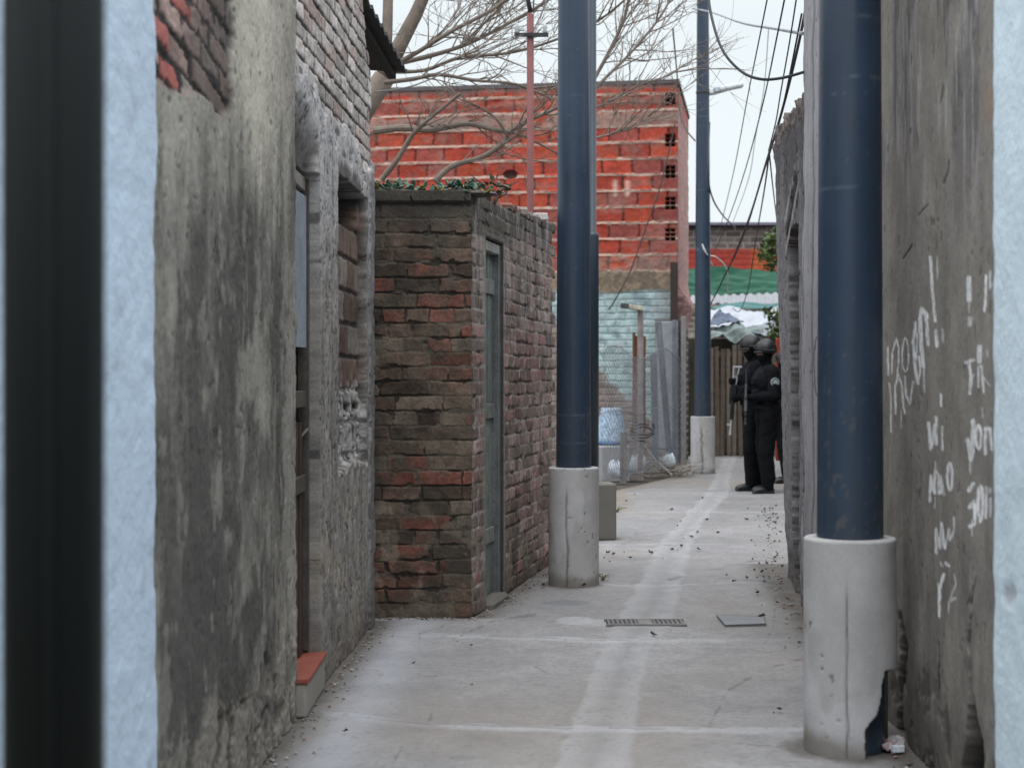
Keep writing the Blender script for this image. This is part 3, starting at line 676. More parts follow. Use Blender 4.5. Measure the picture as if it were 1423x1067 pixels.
def f(U, V, px, py):
    n = fbm(U * 2.4, V * 1.8, 124, 6); n2 = fbm(U * 15, V * 10, 125, 5); st = fbm(U * 7, V * 1.4, 126, 6); st2 = fbm(U * 18, V * 4, 127, 5); n3 = fbm(U * 80, V * 60, 227, 3)
    c = full(U, A(104, 100, 94)); c = c * (.84 + .32 * n2)[..., None] * (.86 + .28 * n)[..., None] * (.82 + .36 * n3)[..., None]
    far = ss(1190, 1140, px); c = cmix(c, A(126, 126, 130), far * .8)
    c = cmix(c, A(62, 60, 62), ss(.50, .64, st) * .7 * (1 - ss(120, 380, py + (n - .5) * 200)) * (px > 1140))
    c = cmix(c, A(134, 132, 134), ss(.58, .66, st2) * .5 * (1 - ss(150, 420, py)))
    c = cmix(c, A(70, 67, 63), ss(.54, .66, st) * .4 * ss(600, 800, py))
    c = cmix(c, A(58, 56, 56), np.exp(-((px - 1246) / 10) ** 2) * .5 * (n2 * .9 + .2) * (py < 500))
    c = cmix(c, A(126, 96, 74), np.exp(-((px - 1377) / 8) ** 2 - ((py - 140) / 32) ** 2) * .5)
    c = cmix(c, A(116, 112, 106), ss(.56, .70, fbm(U * 4, V * 3, 128, 5)) * .3)
    sp = ss(.74, .80, fbm(U * 26, V * 16, 129, 3)); c = cmix(c, A(54, 52, 50), sp * .5)
    h = (n2 - .5) * .004 + (n - .5) * .016 - sp * .003
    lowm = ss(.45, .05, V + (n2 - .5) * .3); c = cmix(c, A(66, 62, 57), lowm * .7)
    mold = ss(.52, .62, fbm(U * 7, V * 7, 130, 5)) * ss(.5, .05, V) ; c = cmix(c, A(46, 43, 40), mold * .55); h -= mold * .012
    ga = np.zeros(U.shape)
    near = px > 1225
    for pts, wd, k in GR:
        xs = [p[0] for p in pts]; ys = [p[1] for p in pts]
        m = near & (px > min(xs) - 6) & (px < max(xs) + 6) & (py > min(ys) - 6) & (py < max(ys) + 6)
        if not m.any(): continue
        d = segd(px[m], py[m], pts) + (fbm(U[m] * 60, V[m] * 60, 131, 2) - .5) * 1.4
        ga[m] = np.maximum(ga[m], (1 - ss(wd * .5 - .9, wd * .5 + .7, d)) * k)
    for (x_, y0, y1) in ((1284, 510, 545), (1347, 640, 655), (1299, 640, 662), (1350, 722, 745), (1298, 690, 706), (1253, 570, 596)):
        d = np.abs(px - x_ - (n2 - .5) * 1.5); ga = np.maximum(ga, (1 - ss(.5, 1.6, d)) * (py > y0) * (py < y1) * .55 * near)
    ga *= .5 + .6 * ss(.32, .6, n3) + .15 * n2
    c = cmix(c, A(206, 207, 210), np.clip(ga, 0, 1) * .92)
    # deep broken cracks at the wall foot
    def crack(pts, dep, k=1.0, jit=5.0):
        nonlocal h, c
        for i in range(len(pts) - 1):
            (x0, y0, w0), (x1, y1, w1) = pts[i], pts[i + 1]
            m = (py >= min(y0, y1)) & (py < max(y0, y1)); t = np.clip((py - y0) / (y1 - y0 + 1e-9), 0, 1)
            d = np.abs(px - lerp(x0, x1, t) + (fbm(U * 12, V * 30, 133, 3) - .5) * jit) - lerp(w0, w1, t)
            q = m * (1 - ss(-.8, .8, d)); h = lerp(h, -dep, q); c = cmix(c, A(34, 33, 33), q * k)
    crack([(1350, 830, .6), (1345, 880, 1.2), (1348, 960, 2.2), (1350, 985, 5), (1354, 1030, 12), (1352, 1068, 17), (1350, 1120, 20)], .07)
    crack([(1356, 800, .3), (1350, 830, .8)], .01); crack([(1303, 890, .5), (1303, 940, 1.5), (1302, 960, .5)], .01)
    crack([(1250, 850, 2), (1256, 900, 5), (1252, 925, 3), (1250, 1000, 4), (1256, 1060, 9)], .04, .8)
    for pts in ([(1255, 360), (1262, 350), (1268, 340)], [(1277, 300), (1283, 292), (1290, 285)], [(1306, 145), (1309, 135), (1310, 120)], [(1310, 255), (1316, 240), (1318, 225)], [(1342, 930 - 90), (1352, 815)]):
        d = segd(px, py, pts) + (n2 - .5) * 2; q = 1 - ss(.3, 1.6, d); c = cmix(c, A(46, 44, 43), q * .8); h -= q * .004
    cr = np.exp(-((px - 1128 - (fbm(V * 3, V * 0, 134, 4) - .5) * 5) / 1.3) ** 2); c = cmix(c, A(66, 64, 64), cr * .8); h -= cr * .01
    q = segd(px, py, el(1136, 510, 5, 42)); c = cmix(c, A(70, 70, 74), (1 - ss(.4, 1.6, q)) * .8)
    return h, c
uu = np.concatenate([rr(0, 1.95, .0075), rr(1.95, 3.05, .03), rr(3.05, 4.75, .012)])
vv = np.concatenate([rr(0, .5, .007), rr(.5, 2.05, .0045), rr(2.05, 3.62, .009)])
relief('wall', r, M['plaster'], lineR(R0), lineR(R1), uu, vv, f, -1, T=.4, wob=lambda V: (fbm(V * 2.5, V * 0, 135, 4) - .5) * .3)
body(r, [(1.80, 4.38), (2.0, 8.95), (4.5, 8.95), (4.5, 4.38)], 0, 3.58, M['masonry'])

# -- lower ruined wall beyond it
Q0 = Vector(lineR(9.0)); Q1 = Vector((1.865, 10.8))
QL = (Q1 - Q0).length
r = thing('ruined_house', (2.1, 9.9, 0), 'lower dark plaster wall with a crumbling top and slit doorway, behind the graffiti house', 'house')
def f(U, V, px, py):
    n = fbm(U * 4, V * 2, 144, 6); n2 = fbm(U * 16, V * 12, 145, 5); st = fbm(U * 12, V * 1.2, 146, 5)
    c = full(U, A(94, 92, 93)); c = c * (.7 + .6 * n2)[..., None]
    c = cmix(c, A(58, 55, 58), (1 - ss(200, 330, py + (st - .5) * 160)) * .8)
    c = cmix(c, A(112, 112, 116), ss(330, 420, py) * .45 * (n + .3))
    sp = ss(.62, .7, fbm(U * 40, V * 30, 147, 3)); c = cmix(c, A(46, 44, 43), sp * .6)
    h = (n2 - .5) * .014 + (n - .5) * .03 - sp * .006
    s0, s1 = .42, .95
    q = np.minimum(np.minimum(U - s0, s1 - U), 2.26 - V); dm = ss(-.006, .006, q + (fbm(U * 5, V * 12, 148, 4) - .5) * .05)
    c = cmix(c, A(62, 58, 55), dm); h = lerp(h, -.09 + (n2 - .5) * .05, dm)
    for i in range(3):      # stepped brick corbels over the slit
        m = ss(.0, .02, U - (.34 + .1 * i)) * ss(.0, .02, 1.15 - U) * ss(.045, .03, np.abs(V - (2.28 + .10 * i) - (.8 - U) * .45 + (n - .5) * .1))
        c = cmix(c, A(128, 124, 122) if i != 1 else A(66, 60, 56), m * .8 * (n2 > .42)); h = lerp(h, .008 if i != 1 else -.03, m)
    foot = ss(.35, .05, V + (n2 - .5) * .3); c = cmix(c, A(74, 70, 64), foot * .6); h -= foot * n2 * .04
    h += np.clip(V - .4, 0, 9) * .030 * ss(.1, 1, U / QL)
    tp = ss(2.80, 2.98, V + (n2 - .5) * .15); c = cmix(c, A(104, 94, 88), tp * .6 * (n2 > .5)); h += tp * (n2 - .5) * .06
    return h, c
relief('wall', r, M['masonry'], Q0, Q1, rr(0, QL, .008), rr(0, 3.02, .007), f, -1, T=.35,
       top=lambda U: 2.94 + .05 * U + (fbm(U * 9, U * 0, 149, 4) - .5) * .16,
       wob=lambda V: (fbm(V * 4, V * 0, 150, 4) - .5) * .08)
body(r, [(2.02, 9.02), (2.2, 10.75), (4.5, 10.75), (4.5, 9.02)], 0, 2.88, M['masonry'])
body(r, [(4.35, 10.8), (4.35, 23.6), (9, 23.6), (9, 10.8)], 0, 4.3, M['masonry'], 'unseen_blocker', A(120, 112, 106, .6))  # added mass, out of view, that shades the far path
mb = MB(); mb.box((1.86, 9.75, 2.96), (.16, .3, .13), Matrix.Rotation(.2, 4, 'Z'), A(120, 112, 106), .01)
mb.box((1.95, 10.2, 2.99), (.2, .28, .08), Matrix.Rotation(-.3, 4, 'Z'), A(104, 92, 86), .012)
mb.build('coping_block', M['masonry'], r)

# ================================================================== street poles
def collar(name, parent, c, rb, hb, seed, col, hole=False, crackpx=0.0):
    n, m = 160, 130
    th = np.linspace(0, 2 * math.pi, n, endpoint=False); z = np.linspace(0, hb, m)
    T_, Zv = np.meshgrid(th, z); a = T_ * rb
    X = c[0] + rb * np.cos(T_); Y = c[1] + rb * np.sin(T_)
    px = CX + X * F / Y; py = HY - (Zv - CAMH) * F / Y
    fr = (np.sin(T_ - math.atan2(c[1], c[0])) * 0 + ((np.cos(T_) * (0 - c[0]) + np.sin(T_) * (0 - c[1])) > 0))
    n1 = fbm(a * 5, Zv * 5, seed, 5); n2 = fbm(a * 24, Zv * 24, seed + 1, 4)
    cc = full(a, col) * (.84 + .32 * n1)[..., None] * (.92 + .16 * n2)[..., None]
    pit = ss(.86, .90, vn(a * 45, Zv * 45, seed + 2)) * ss(.62, .7, vn(a * 9, Zv * 9, seed + 12)); cc = cmix(cc, A(84, 82, 78), pit * .7)
    pale = ss(.5, .56, fbm(a * 3.2, Zv * 1.6, seed + 3, 4)); cc = cmix(cc, A(172, 172, 176, .95), pale * .4)
    rad = np.full(a.shape, rb) + (n1 - .5) * .006 - pit * .003
    foot = ss(.10, .02, Zv + (n1 - .5) * .10); cc = cmix(cc, A(98, 92, 84), foot * .75)
    crk = np.exp(-((px - crackpx + (fbm(Zv * 8, Zv * 0, seed + 4, 4) - .5) * 6) / 1.6) ** 2) * fr * ss(hb * .88, hb * .7, Zv)
    cc = cmix(cc, A(66, 64, 64), crk * .75 * (.4 + n2)); rad -= crk * .004
    if hole:
        ly = [925, 934, 985, 990, 1014, 1056, 1080]; lx = [1241, 1231, 1223, 1222, 1203, 1204, 1204]
        l = np.interp(py, ly, lx) + (n2 - .5) * 4
        q = ss(-.6, .6, px - l) * (py > 932) * ((np.cos(T_) * (0 - c[0]) + np.sin(T_) * (0 - c[1])) > -3.2) * (px > 1200)
        rad = lerp(rad, rb - .045, q); cc = cmix(cc, A(48, 53, 60), q)
    prof_r = [rb - .052, rb - .008]; rows_r = []; rows_z = []; rows_c = []
    V = [np.stack([c[0] + rad * np.cos(T_), c[1] + rad * np.sin(T_), Zv + 0 * a], -1)]
    top = [(rb - .008, hb + .006), (rb - .05, hb + .006), (rb - .056, hb - .05)]
    for rr_, zz in top:
        V.append(np.stack([c[0] + rr_ * np.cos(th), c[1] + rr_ * np.sin(th), zz + 0 * th], -1)[None])
    V = np.concatenate(V, 0); cc = np.concatenate([cc] + [cc[-1:] * 1.0] * 3, 0)
    i = np.arange(V.shape[0] * n).reshape(-1, n); j = np.roll(i, -1, 1)
    Fq = np.stack([i[:-1], j[:-1], j[1:], i[1:]], -1).reshape(-1, 4)
    return link(name, mesh_np(name, V.reshape(-1, 3), Fq, cc.reshape(-1, 3), True), M['collar'], parent)
def street_pole(c, rb, hb, r0, r1, H, label, seed, hole=False, crackpx=0, ccol=A(150, 149, 148, .92)):
    r = thing('street_pole', (c[0], c[1], 0), label, 'pole', 'blue steel poles standing in concrete collars')
    n = 64; zs = [0.0, .4]; 
    while zs[-1] < H: zs.append(zs[-1] + .012)
    zs = np.array(zs); th = np.linspace(0, 2 * math.pi, n, endpoint=False)
    T_, Zv = np.meshgrid(th, zs); R = lerp(r0, r1, Zv / H)
    a = T_ * .2
    cc = full(a, np.array((.022, .042, .076)))
    n1 = fbm(a * 6, Zv * 1.2, seed, 5)
    cc = cc * (.8 + .4 * n1)[..., None]
    line = ss(.93, .97, vn(Zv * 28, a * 0, seed + 3)) * ss(.3, .6, vn(a * 14, Zv * 5, seed + 4)); cc = cmix(cc, (.10, .13, .17), line * .55)
    ds = ss(.56, .72, fbm(a * 26, Zv * .8, seed + 6, 4)); cc = cmix(cc, (.045, .058, .07), ds * .6); chp = ss(.70, .73, fbm(a * 34, Zv * 26, seed + 7, 3)) * ss(1.7, .8, Zv + (n1 - .5) * 1.2); cc = cmix(cc, (.11, .10, .09), chp * .7); ft = ss(1.35, .8, Zv + (n1 - .5) * .5); cc = cmix(cc, (.05, .06, .07), ft * .25)
    scr = ss(.80, .83, fbm(a * 60, Zv * 30, seed + 5, 3)); cc = cmix(cc, (.2, .22, .24), scr * .18)
    V = np.stack([c[0] + R * np.cos(T_), c[1] + R * np.sin(T_), Zv], -1)
    i = np.arange(V.shape[0] * n).reshape(-1, n); j = np.roll(i, -1, 1)
    Fq = np.stack([i[:-1], j[:-1], j[1:], i[1:]], -1).reshape(-1, 4)
    link('shaft', mesh_np('shaft', V.reshape(-1, 3), Fq, cc.reshape(-1, 3), True), M['pole'], r)
    collar('concrete_collar', r, c, rb, hb, seed + 20, ccol, hole, crackpx)
    return r
street_pole((1.232, 5.77), .167, .765, .123, .100, 5.0, 'nearest thick blue pole in a broken concrete collar against the graffiti wall', 200, True, 1177)
street_pole((.4045, 10.38), .165, .76, .119, .09, 6.5, 'thick blue pole in a cracked concrete collar at the far end of the brick shed', 240, False, 788)
p3 = street_pole((2.70, 22.4), .172, .80, .126, .072, 8.4, 'farthest blue lamp pole with a small street light, in front of the picket fence', 280, False, 975)
ax = Vector((2.70, 22.4, 0))
mb = MB(); mb.tube([(2.70, 22.4, 5.36), (2.86, 22.4, 5.38), (3.0, 22.4, 5.42)], [.035, .032, .03], 8, A(150, 155, 160))
arm = mb.build('lamp_arm', M['painted'], p3)
mb = MB(); mb.box((3.1, 22.4, 5.46), (.36, .17, .07), Matrix.Rotation(math.radians(-12), 4, 'Y'), A(176, 182, 186), .02)
mb.box((2.95, 22.4, 5.43), (.2, .12, .09), Matrix.Rotation(math.radians(-12), 4, 'Y'), A(150, 156, 162), .02)
mb.build('lamp_head', M['painted'], arm)
mb = MB()
for z in (5.36,): mb.lathe((2.70, 22.4, z), [(.094, 0), (.098, .005), (.098, .035), (.094, .04)], 24, A(70, 80, 90))
mb.build('clamp', M['iron'], p3)
# slim pole behind the middle one
r = thing('slim_pole', (.70, 13.3, 0), 'slim dark blue pole in a low concrete block behind the middle blue pole', 'pole')
mb = MB(); mb.lathe((.675, 13.3, 0), [(.054, .3), (.054, 2.54), (.050, 2.565), (.034, 2.57), (.033, 7.0)], 24, (.016, .03, .046)); mb.build('shaft', M['pole'], r, True)
mb = MB(); mb.box((.70, 13.3, .235), (.31, .31, .47), Matrix.Rotation(.10, 4, 'Z'), A(112, 110, 104, .62), .012); mb.build('concrete_block', M['collar'], r)
# dark post close to the lens
r = thing('gate_post', (-.463, 1.6, 0), 'dark green-black metal post close to the camera at the left edge', 'post')
mb = MB(); mb.lathe((-.463, 1.6, 0), [(.050, 0), (.050, 3.2)], 40, (.01, .016, .016)); mb.build('post', M['dark_metal'], r, True)
mb = MB(); mb.tube([(-.452, 1.546, 0), (-.452, 1.546, 3.2)], .006, 8); mb.build('weld_seam', M['dark_metal'], r, True)

# thin red service mast
r = thing('service_mast', (P(737, 500, 13.2).x, 13.2, 0), 'thin rusty red mast with small crossbar and insulators behind the brick shed', 'mast')
x0 = P(737, 50, 13.2)
mb = MB(); mb.tube([(x0.x, 13.2, 0), (x0.x, 13.2, CAMH + 505 * 13.2 / F)], .029, 12, A(128, 84, 82, .55)); mb.build('pipe', M['painted'], r, True)
zc = P(0, 50, 13.2).z
mb = MB(); mb.box((x0.x + .01, 13.17, zc), (.28, .03, .03), col=A(60, 58, 58)); mb.build('crossbar', M['iron'], r)
for dx in (-.11, .12):
    mb = MB(); mb.lathe((x0.x + dx, 13.17, zc + .015), [(.012, 0), (.022, .01), (.014, .03), (.024, .045), (.012, .07), (.004, .09)], 10, A(150, 155, 155)); mb.build('insulator', M['painted'], r, True)
mb = MB(); mb.tube([(x0.x, 13.2, zc + .2), (x0.x - .02, 13.2, zc + .3), (x0.x + .02, 13.18, zc + .36)], .02, 8, A(70, 66, 66)); mb.build('weather_head', M['iron'], r, True)

# ================================================================== red block building
C2 = Vector((2.43, 23.2)); th = math.radians(9.1); dF = Vector((-math.cos(th), math.sin(th))); dS = Vector((math.sin(th), math.cos(th)))
r = thing('block_building', (0, 24.5, 0), 'unfinished two-storey building of red hollow blocks over a pale turquoise ground floor', 'building')
WFL = 7.6
def f(U, V, px, py):
    fromR = WFL - U
    n = fbm(U * 2, V * 2, 304, 5); n2 = fbm(U * 9, V * 9, 305, 4); n3 = fbm(U * 24, V * 24, 306, 3)
    d, r1, r2 = bricks(U, V - 2.92, .44, .236, .03, 307, .010)
    hz = np.abs(((V - 2.92) / .236 + .5) % 1 - .5) * .236       # bed joints are wider and paler than the butt joints
    bm_ = ss(-.004, .010, d + (n2 - .5) * .02)
    blk = full(U, A(172, 72, 56, .60)) * (.72 + .45 * r1)[..., None]; blk = cmix(blk, A(142, 88, 84, .55), (r2 > .72) * .55); blk = cmix(blk, A(186, 84, 60, .54), (r2 < .2) * .6)
    blk = blk * (.76 + .48 * n2)[..., None] * (.86 + .28 * n3)[..., None]; blk = cmix(blk, A(128, 104, 96, .5), ss(.56, .66, fbm(U * 5, V * 8, 313, 5)) * .3)
    mo = full(U, A(112, 56, 52, .5)); mo = cmix(mo, A(186, 160, 146, .62), ss(.034, .018, hz + (n2 - .5) * .03))
    c = mo + (blk - mo) * bm_[..., None]
    h = bm_ * .012 + ss(.03, .012, hz) * .022 * (n2 + .3) + (r1 - .5) * .014 + (n3 - .5) * .012
    smear = ss(.60, .68, fbm(U * 3, V * 5, 308, 5)); c = cmix(c, A(158, 130, 122, .5), smear * .35)
    # bands where mortar was dragged over whole courses
    for (v0, hw, k) in ((5.15, .10, .75), (5.42, .05, .4), (3.03, .09, .5)):
        m = ss(hw + .04, hw - .03, np.abs(V - v0) + (n2 - .5) * .12) * ss(.38, .5, fbm(U * 1.6, V * 3, 309, 4)); c = cmix(c, A(154, 140, 130, .55), m * k); h += m * .01
    top = ss(5.58, 5.62, V + (n2 - .5) * .03); c = cmix(c, A(128, 118, 112, .5), top * .7)
    # open block ends in the corner column
    for vr in (5.42, 4.82, 4.36, 3.90, 3.44):
        bu, bv = fromR - .02, V - (vr - .09)
        for i in range(2):
            for k in range(3):
                q = np.minimum(np.minimum(bu - (.02 + i * .08), .02 + i * .08 + .062 - bu), np.minimum(bv - (.01 + k * .064), .01 + k * .064 + .048 - bv))
                m = ss(-.004, .004, q); c = cmix(c, (.006, .004, .004), m); h = lerp(h, -.05, m)
    q = 1 - ss(.6, 1.2, ((px - 709) / 9) ** 2 + ((py - 243) / 6) ** 2 + (n2 - .5)); c = cmix(c, A(60, 40, 38), q); h -= q * .05
    for x_ in (855, 872):
        q = np.exp(-((px - x_) / 3.5) ** 2) * ss(14, 9, np.abs(py - 262)); c = cmix(c, A(176, 150, 138), q * .7)
    # concrete tie beam and rough turquoise wall below
    beam = ss(2.93, 2.90, V + (n2 - .5) * .05); c = cmix(c, A(148, 132, 114, .55), beam); c = c * (1 - beam * .3 * (n2 < .45))[..., None]; h = lerp(h, .03 + (n3 - .5) * .012, beam)
    lowm = ss(2.66, 2.58, V + (n - .5) * .16)
    tq = full(U, A(152, 172, 172, .80)) * (.8 + .4 * n2)[..., None]
    tq = cmix(tq, A(112, 128, 136, .80), ss(.55, .66, fbm(U * 6, V * 9, 310, 4)) * .6); tq = cmix(tq, A(176, 180, 180, .80), ss(.6, .7, fbm(U * 8, V * 12, 311, 4)) * .6)
    d2, s1, s2 = bricks(U, V, .3, .10, .014, 312, .008); jm = 1 - ss(-.002, .01, d2); tq = cmix(tq, A(108, 122, 128, .80), jm * .5)
    bare = ss(.05, -.05, V - 1.45 + (px - 835) * .012 + (n - .5) * .6); tq = cmix(tq, A(124, 92, 78, .62), bare * .75)
    stn = ss(860, 880, px) * ss(915, 895, px) * 0; tq = cmix(tq, A(150, 148, 150, .62), ss(900, 925, px) * .6)
    c = c + (tq - c) * lowm[..., None]; h = lerp(h, .02 + (n2 - .5) * .02 - jm * .008, lowm)
    return h, c
FL0 = C2 + dF * WFL
relief('front_wall', r, M['masonry'], FL0, C2, rr(0, WFL, .012), rr(0, 5.68, .0105), f, 1, T=.2)
def f(U, V, px, py):
    n = fbm(U * 4, V * 3, 324, 5); n2 = fbm(U * 12, V * 12, 325, 4)
    c = full(U, A(176, 138, 134, .55)) * (.8 + .4 * n2)[..., None]
    c = cmix(c, A(168, 72, 64, .55), (ss(5.2, 5.5, V + (n - .5) * .8)) * .7); c = cmix(c, A(150, 132, 124, .55), ss(.5, .62, n) * .6)
    low = ss(2.3, 2.0, V + (n - .5) * .5); d, r1, r2 = bricks(U, V, .28, .12, .022, 326, .006); bm_ = ss(0, .008, d)
    dk = full(U, A(150, 142, 138, .55)); dk = cmix(dk, A(52, 48, 50, .55), bm_); c = c + (dk - c) * low[..., None]
    return (n2 - .5) * .03 + ss(2.7, 2.3, V) * .0 + np.exp(-((V - 2.5) / .18) ** 2) * .10 * (n2 + .3), c
relief('side_wall', r, M['masonry'], C2 + dS * .07, C2 + dS * 3.2, rr(0, 3.2, .02), rr(0, 5.66, .014), f, 1, T=.2)
mb = MB(); q = [FL0 - Vector((.0, .03)), C2 + Vector((.02, -.03)), C2 + dS * 3.25 + Vector((.02, 0)), FL0 + dS * 3.25]
mb.add([(p.x, p.y, 5.66) for p in q] + [(p.x, p.y, 5.72) for p in q], [(3, 2, 1, 0), (4, 5, 6, 7), (0, 1, 5, 4), (1, 2, 6, 5), (2, 3, 7, 6), (3, 0, 4, 7)], A(76, 72, 74))
mb.build('roof', M['concrete'], r)
q = [FL0 + dS * .15, C2 + dS * .15 - Vector((.15, 0)), C2 + dS * 3.15 - Vector((.15, 0)), FL0 + dS * 3.15]
body(r, q, 0, 5.65, M['masonry'])
mb = MB(); pp = P(937, 0, 22.95); mb.box((pp.x, 22.98, 2.55), (.10, .10, .95), col=A(52, 44, 42)); mb.box((pp.x - .16, 23.0, 2.02), (.22, .08, .34), col=A(104, 96, 96)); mb.build('downpipe', M['painted'], r)
mb = MB(); pl = [P(938, 173, 23.0), P(925, 230, 23.0), P(914, 272, 23.02), P(893, 329, 23.05), P(877, 375, 23.05), P(863, 402, 23.0), P(850, 425, 23.05), P(846, 430, 23.1)]
mb.tube(pl, .011, 5, A(60, 54, 54)); mb.build('wall_cable', M['cable'], r)

# ================================================================== yard and wire fence left of the path
def post(name, x, y0, y1, Z, wpx, col, label, cat='post', lean=0, mat='wood', depth=.06, group=None):
    b, t = P(x, y1, Z), P(x + lean, y0, Z); wd = wpx * Z / F
    mb = MB(); ax_ = (t - b).normalized(); L_ = (t - b).length
    rot = Vector((0, 0, 1)).rotation_difference(ax_).to_matrix().to_4x4()
    mb.box((b + t) / 2, (wd, depth, L_), rot, col, wd * .08)
    return tag(mb.build(name, M[mat]), label, cat, group)
r = thing('fence_post', P(891, 668, 20.6), 'grey wooden fence post with short crosspiece on top, beside the rusty sheet', 'fence post')
mb = MB(); b, t = P(891, 668, 20.6), P(889, 430, 20.6); mb.box((b + t) / 2, (.075, .07, (t - b).length), None, A(112, 106, 104), .006); mb.build('upright', M['wood'], r)
mb = MB(); mb.box(P(879, 427, 20.55), (.26, .16, .055), Matrix.Rotation(math.radians(8), 4, 'Y'), A(146, 142, 128), .006); mb.box(P(868, 425, 20.5), (.10, .17, .058), Matrix.Rotation(math.radians(6), 4, 'Y'), A(66, 66, 66), .005); mb.build('crosspiece', M['wood'], r)
mb = MB()
for i in range(5):
    mb.tube([P(881 + i * 3.6, 462 + 5 * math.sin(i * 2), 20.75), P(881 + i * 3.5, 530, 20.76), P(880 + i * 3.8, 604 - 3 * (i % 2), 20.75)], .02, 6, A(96 + 6 * (i % 2), 66, 56))
tag(mb.build('metal_sheet', M['painted']), 'rusty brown corrugated sheet strip standing against the wooden fence post', 'metal sheet')
post('fence_plank', 931, 447, 640, 21.6, 8, A(112, 116, 124, .6), 'leaning grey plank crossing the fence gap', 'plank', -16)
post('fence_plank', 911, 492, 640, 21.3, 9, A(120, 124, 132, .6), 'upright short grey plank left of the leaning plank', 'plank', -3)
post('fence_post', 938, 445, 652, 21.9, 8, A(116, 120, 128, .6), 'straight tall grey fence post by the building corner', 'fence post', 0)
post('fence_pipe', 944.5, 446, 655, 22.0, 3, A(46, 50, 54), 'thin dark pipe standing beside the tall grey fence post', 'pipe', 0, 'iron', .03)
post('fence_post', 866, 600, 672, 19.6, 9, A(96, 94, 94), 'short grey post stub low in the fence by the blue basin', 'fence post', 0)
post('wall_panel', 924, 446, 625, 22.6, 26, A(150, 154, 160, .6), 'whitish board panel against the building behind the fence', 'board', 0, 'painted', .03)
post('wall_panel', 950, 440, 655, 22.75, 7, A(150, 150, 146, .6), 'narrow whitish board at the building corner', 'board', 0, 'painted', .04)
# chain-link
r = thing('wire_fence', (1.6, 20.2, 0), 'sagging chain-link wire fence between the posts at the yard edge', 'fence')
mb = MB(); A0, A1 = P(834, 0, 18.8), P(948, 0, 22.1); a0 = Vector((A0.x, 18.8)); a1 = Vector((A1.x, 22.1)); FLn = (a1 - a0).length; Hn = 1.55
def fp(u, v):
    q = a0 + (a1 - a0) * (u / FLn); sag = .10 * math.sin(u * 2.3) * (v / Hn) * (1 - v / Hn) * 2
    return Vector((q.x + sag, q.y - sag, .12 + v + .05 * math.sin(u * 3) * v))
dg = .085
k = -int(Hn / dg)
while k * dg < FLn:
    for sgn in (1, -1):
        u0 = k * dg if sgn > 0 else k * dg + Hn
        seg = [(u0 + sgn * Hn * i / 8, Hn * i / 8) for i in range(9)]; seg = [s_ for s_ in seg if 0 <= s_[0] <= FLn]
        if len(seg) > 1: mb.tube([fp(*s_) for s_ in seg], .0026, 4, A(140, 144, 148, .5), False)
    k += 1
mb.build('chain_link', M['painted'], r)
mb = MB()
for v in (0.02, .8, Hn): mb.tube([fp(FLn * i / 14, v) for i in range(15)], .005, 5, A(120, 122, 124))
mb.build('strand', M['painted'], r)
# basin, blocks, bags
r = thing('water_basin', P(848, 614, 21.0), 'blue-white speckled basin on a pale block in the yard', 'basin')
b = P(850, 616, 21.0)
mb = MB(); mb.lathe((b.x, b.y + .1, b.z), [(.21, 0), (.215, .05), (.17, .30), (.135, .44), (.14, .47), (.11, .44), (.1, .2)], 20, A(150, 170, 190, .75)); mb.build('tub', M['speckled'], r, True)
mb = MB(); mb.lathe((b.x, b.y + .1, b.z), [(.205, -.015), (.215, 0), (.215, .025), (.203, .03)], 20, A(70, 96, 130)); mb.build('rim', M['painted'], r, True)
zt = P(0, 616, 21.0).z - .015
mb = MB(); mb.box((b.x, 21.1, zt / 2 - .02), (.42, .5, zt + .02), Matrix.Rotation(.2, 4, 'Z'), A(150, 150, 152, .65), .02)
tag(mb.build('concrete_block', M['collar']), 'pale concrete block under the blue-white basin', 'block')
def bag(name, x, y, Z, r_, label, col, seed, cat='bag'):
    n, m = 20, 14; vs = []; fs = []; g = P(x, y, Z)
    rs = random.Random(seed); ph = [rs.uniform(0, 6) for _ in range(4)]
    mb = MB()
    for i in range(m + 1):
        t = math.pi * i / m
        for j in range(n):
            a = 2 * math.pi * j / n; k = 1 + .13 * math.sin(3 * a + ph[0] + 2 * t) + .09 * math.sin(5 * a + ph[1] - 3 * t) + .06 * math.sin(9 * a + ph[2] + 4 * t)
            vs.append((g.x + r_[0] * k * math.sin(t) * math.cos(a), g.y + r_[1] * k * math.sin(t) * math.sin(a), g.z + r_[2] * k * (1 - math.cos(t)) * .5 * 2 * (1 - .15 * math.sin(t * 2))))
    for i in range(m):
        for j in range(n): kk = (j + 1) % n; fs.append((i * n + j, (i + 1) * n + j, (i + 1) * n + kk, i * n + kk))
    mb.add(vs, fs, col); return tag(mb.build(name, M['tarp'], None, True), label, cat)
bag('plastic_bag', 931, 650, 21.5, (.08, .09, .08), 'small white plastic bag at the foot of the fence gap', A(190, 200, 206, .62), 3)
bag('plastic_bag', 884, 660, 21.0, (.15, .14, .11), 'crumpled white sack standing behind the wooden fence post', A(186, 190, 196, .62), 5, 'sack')
bag('plastic_bag', 858, 664, 20.4, (.13, .13, .09), 'crumpled white sack below the blue-white basin', A(182, 190, 200, .62), 6, 'sack')
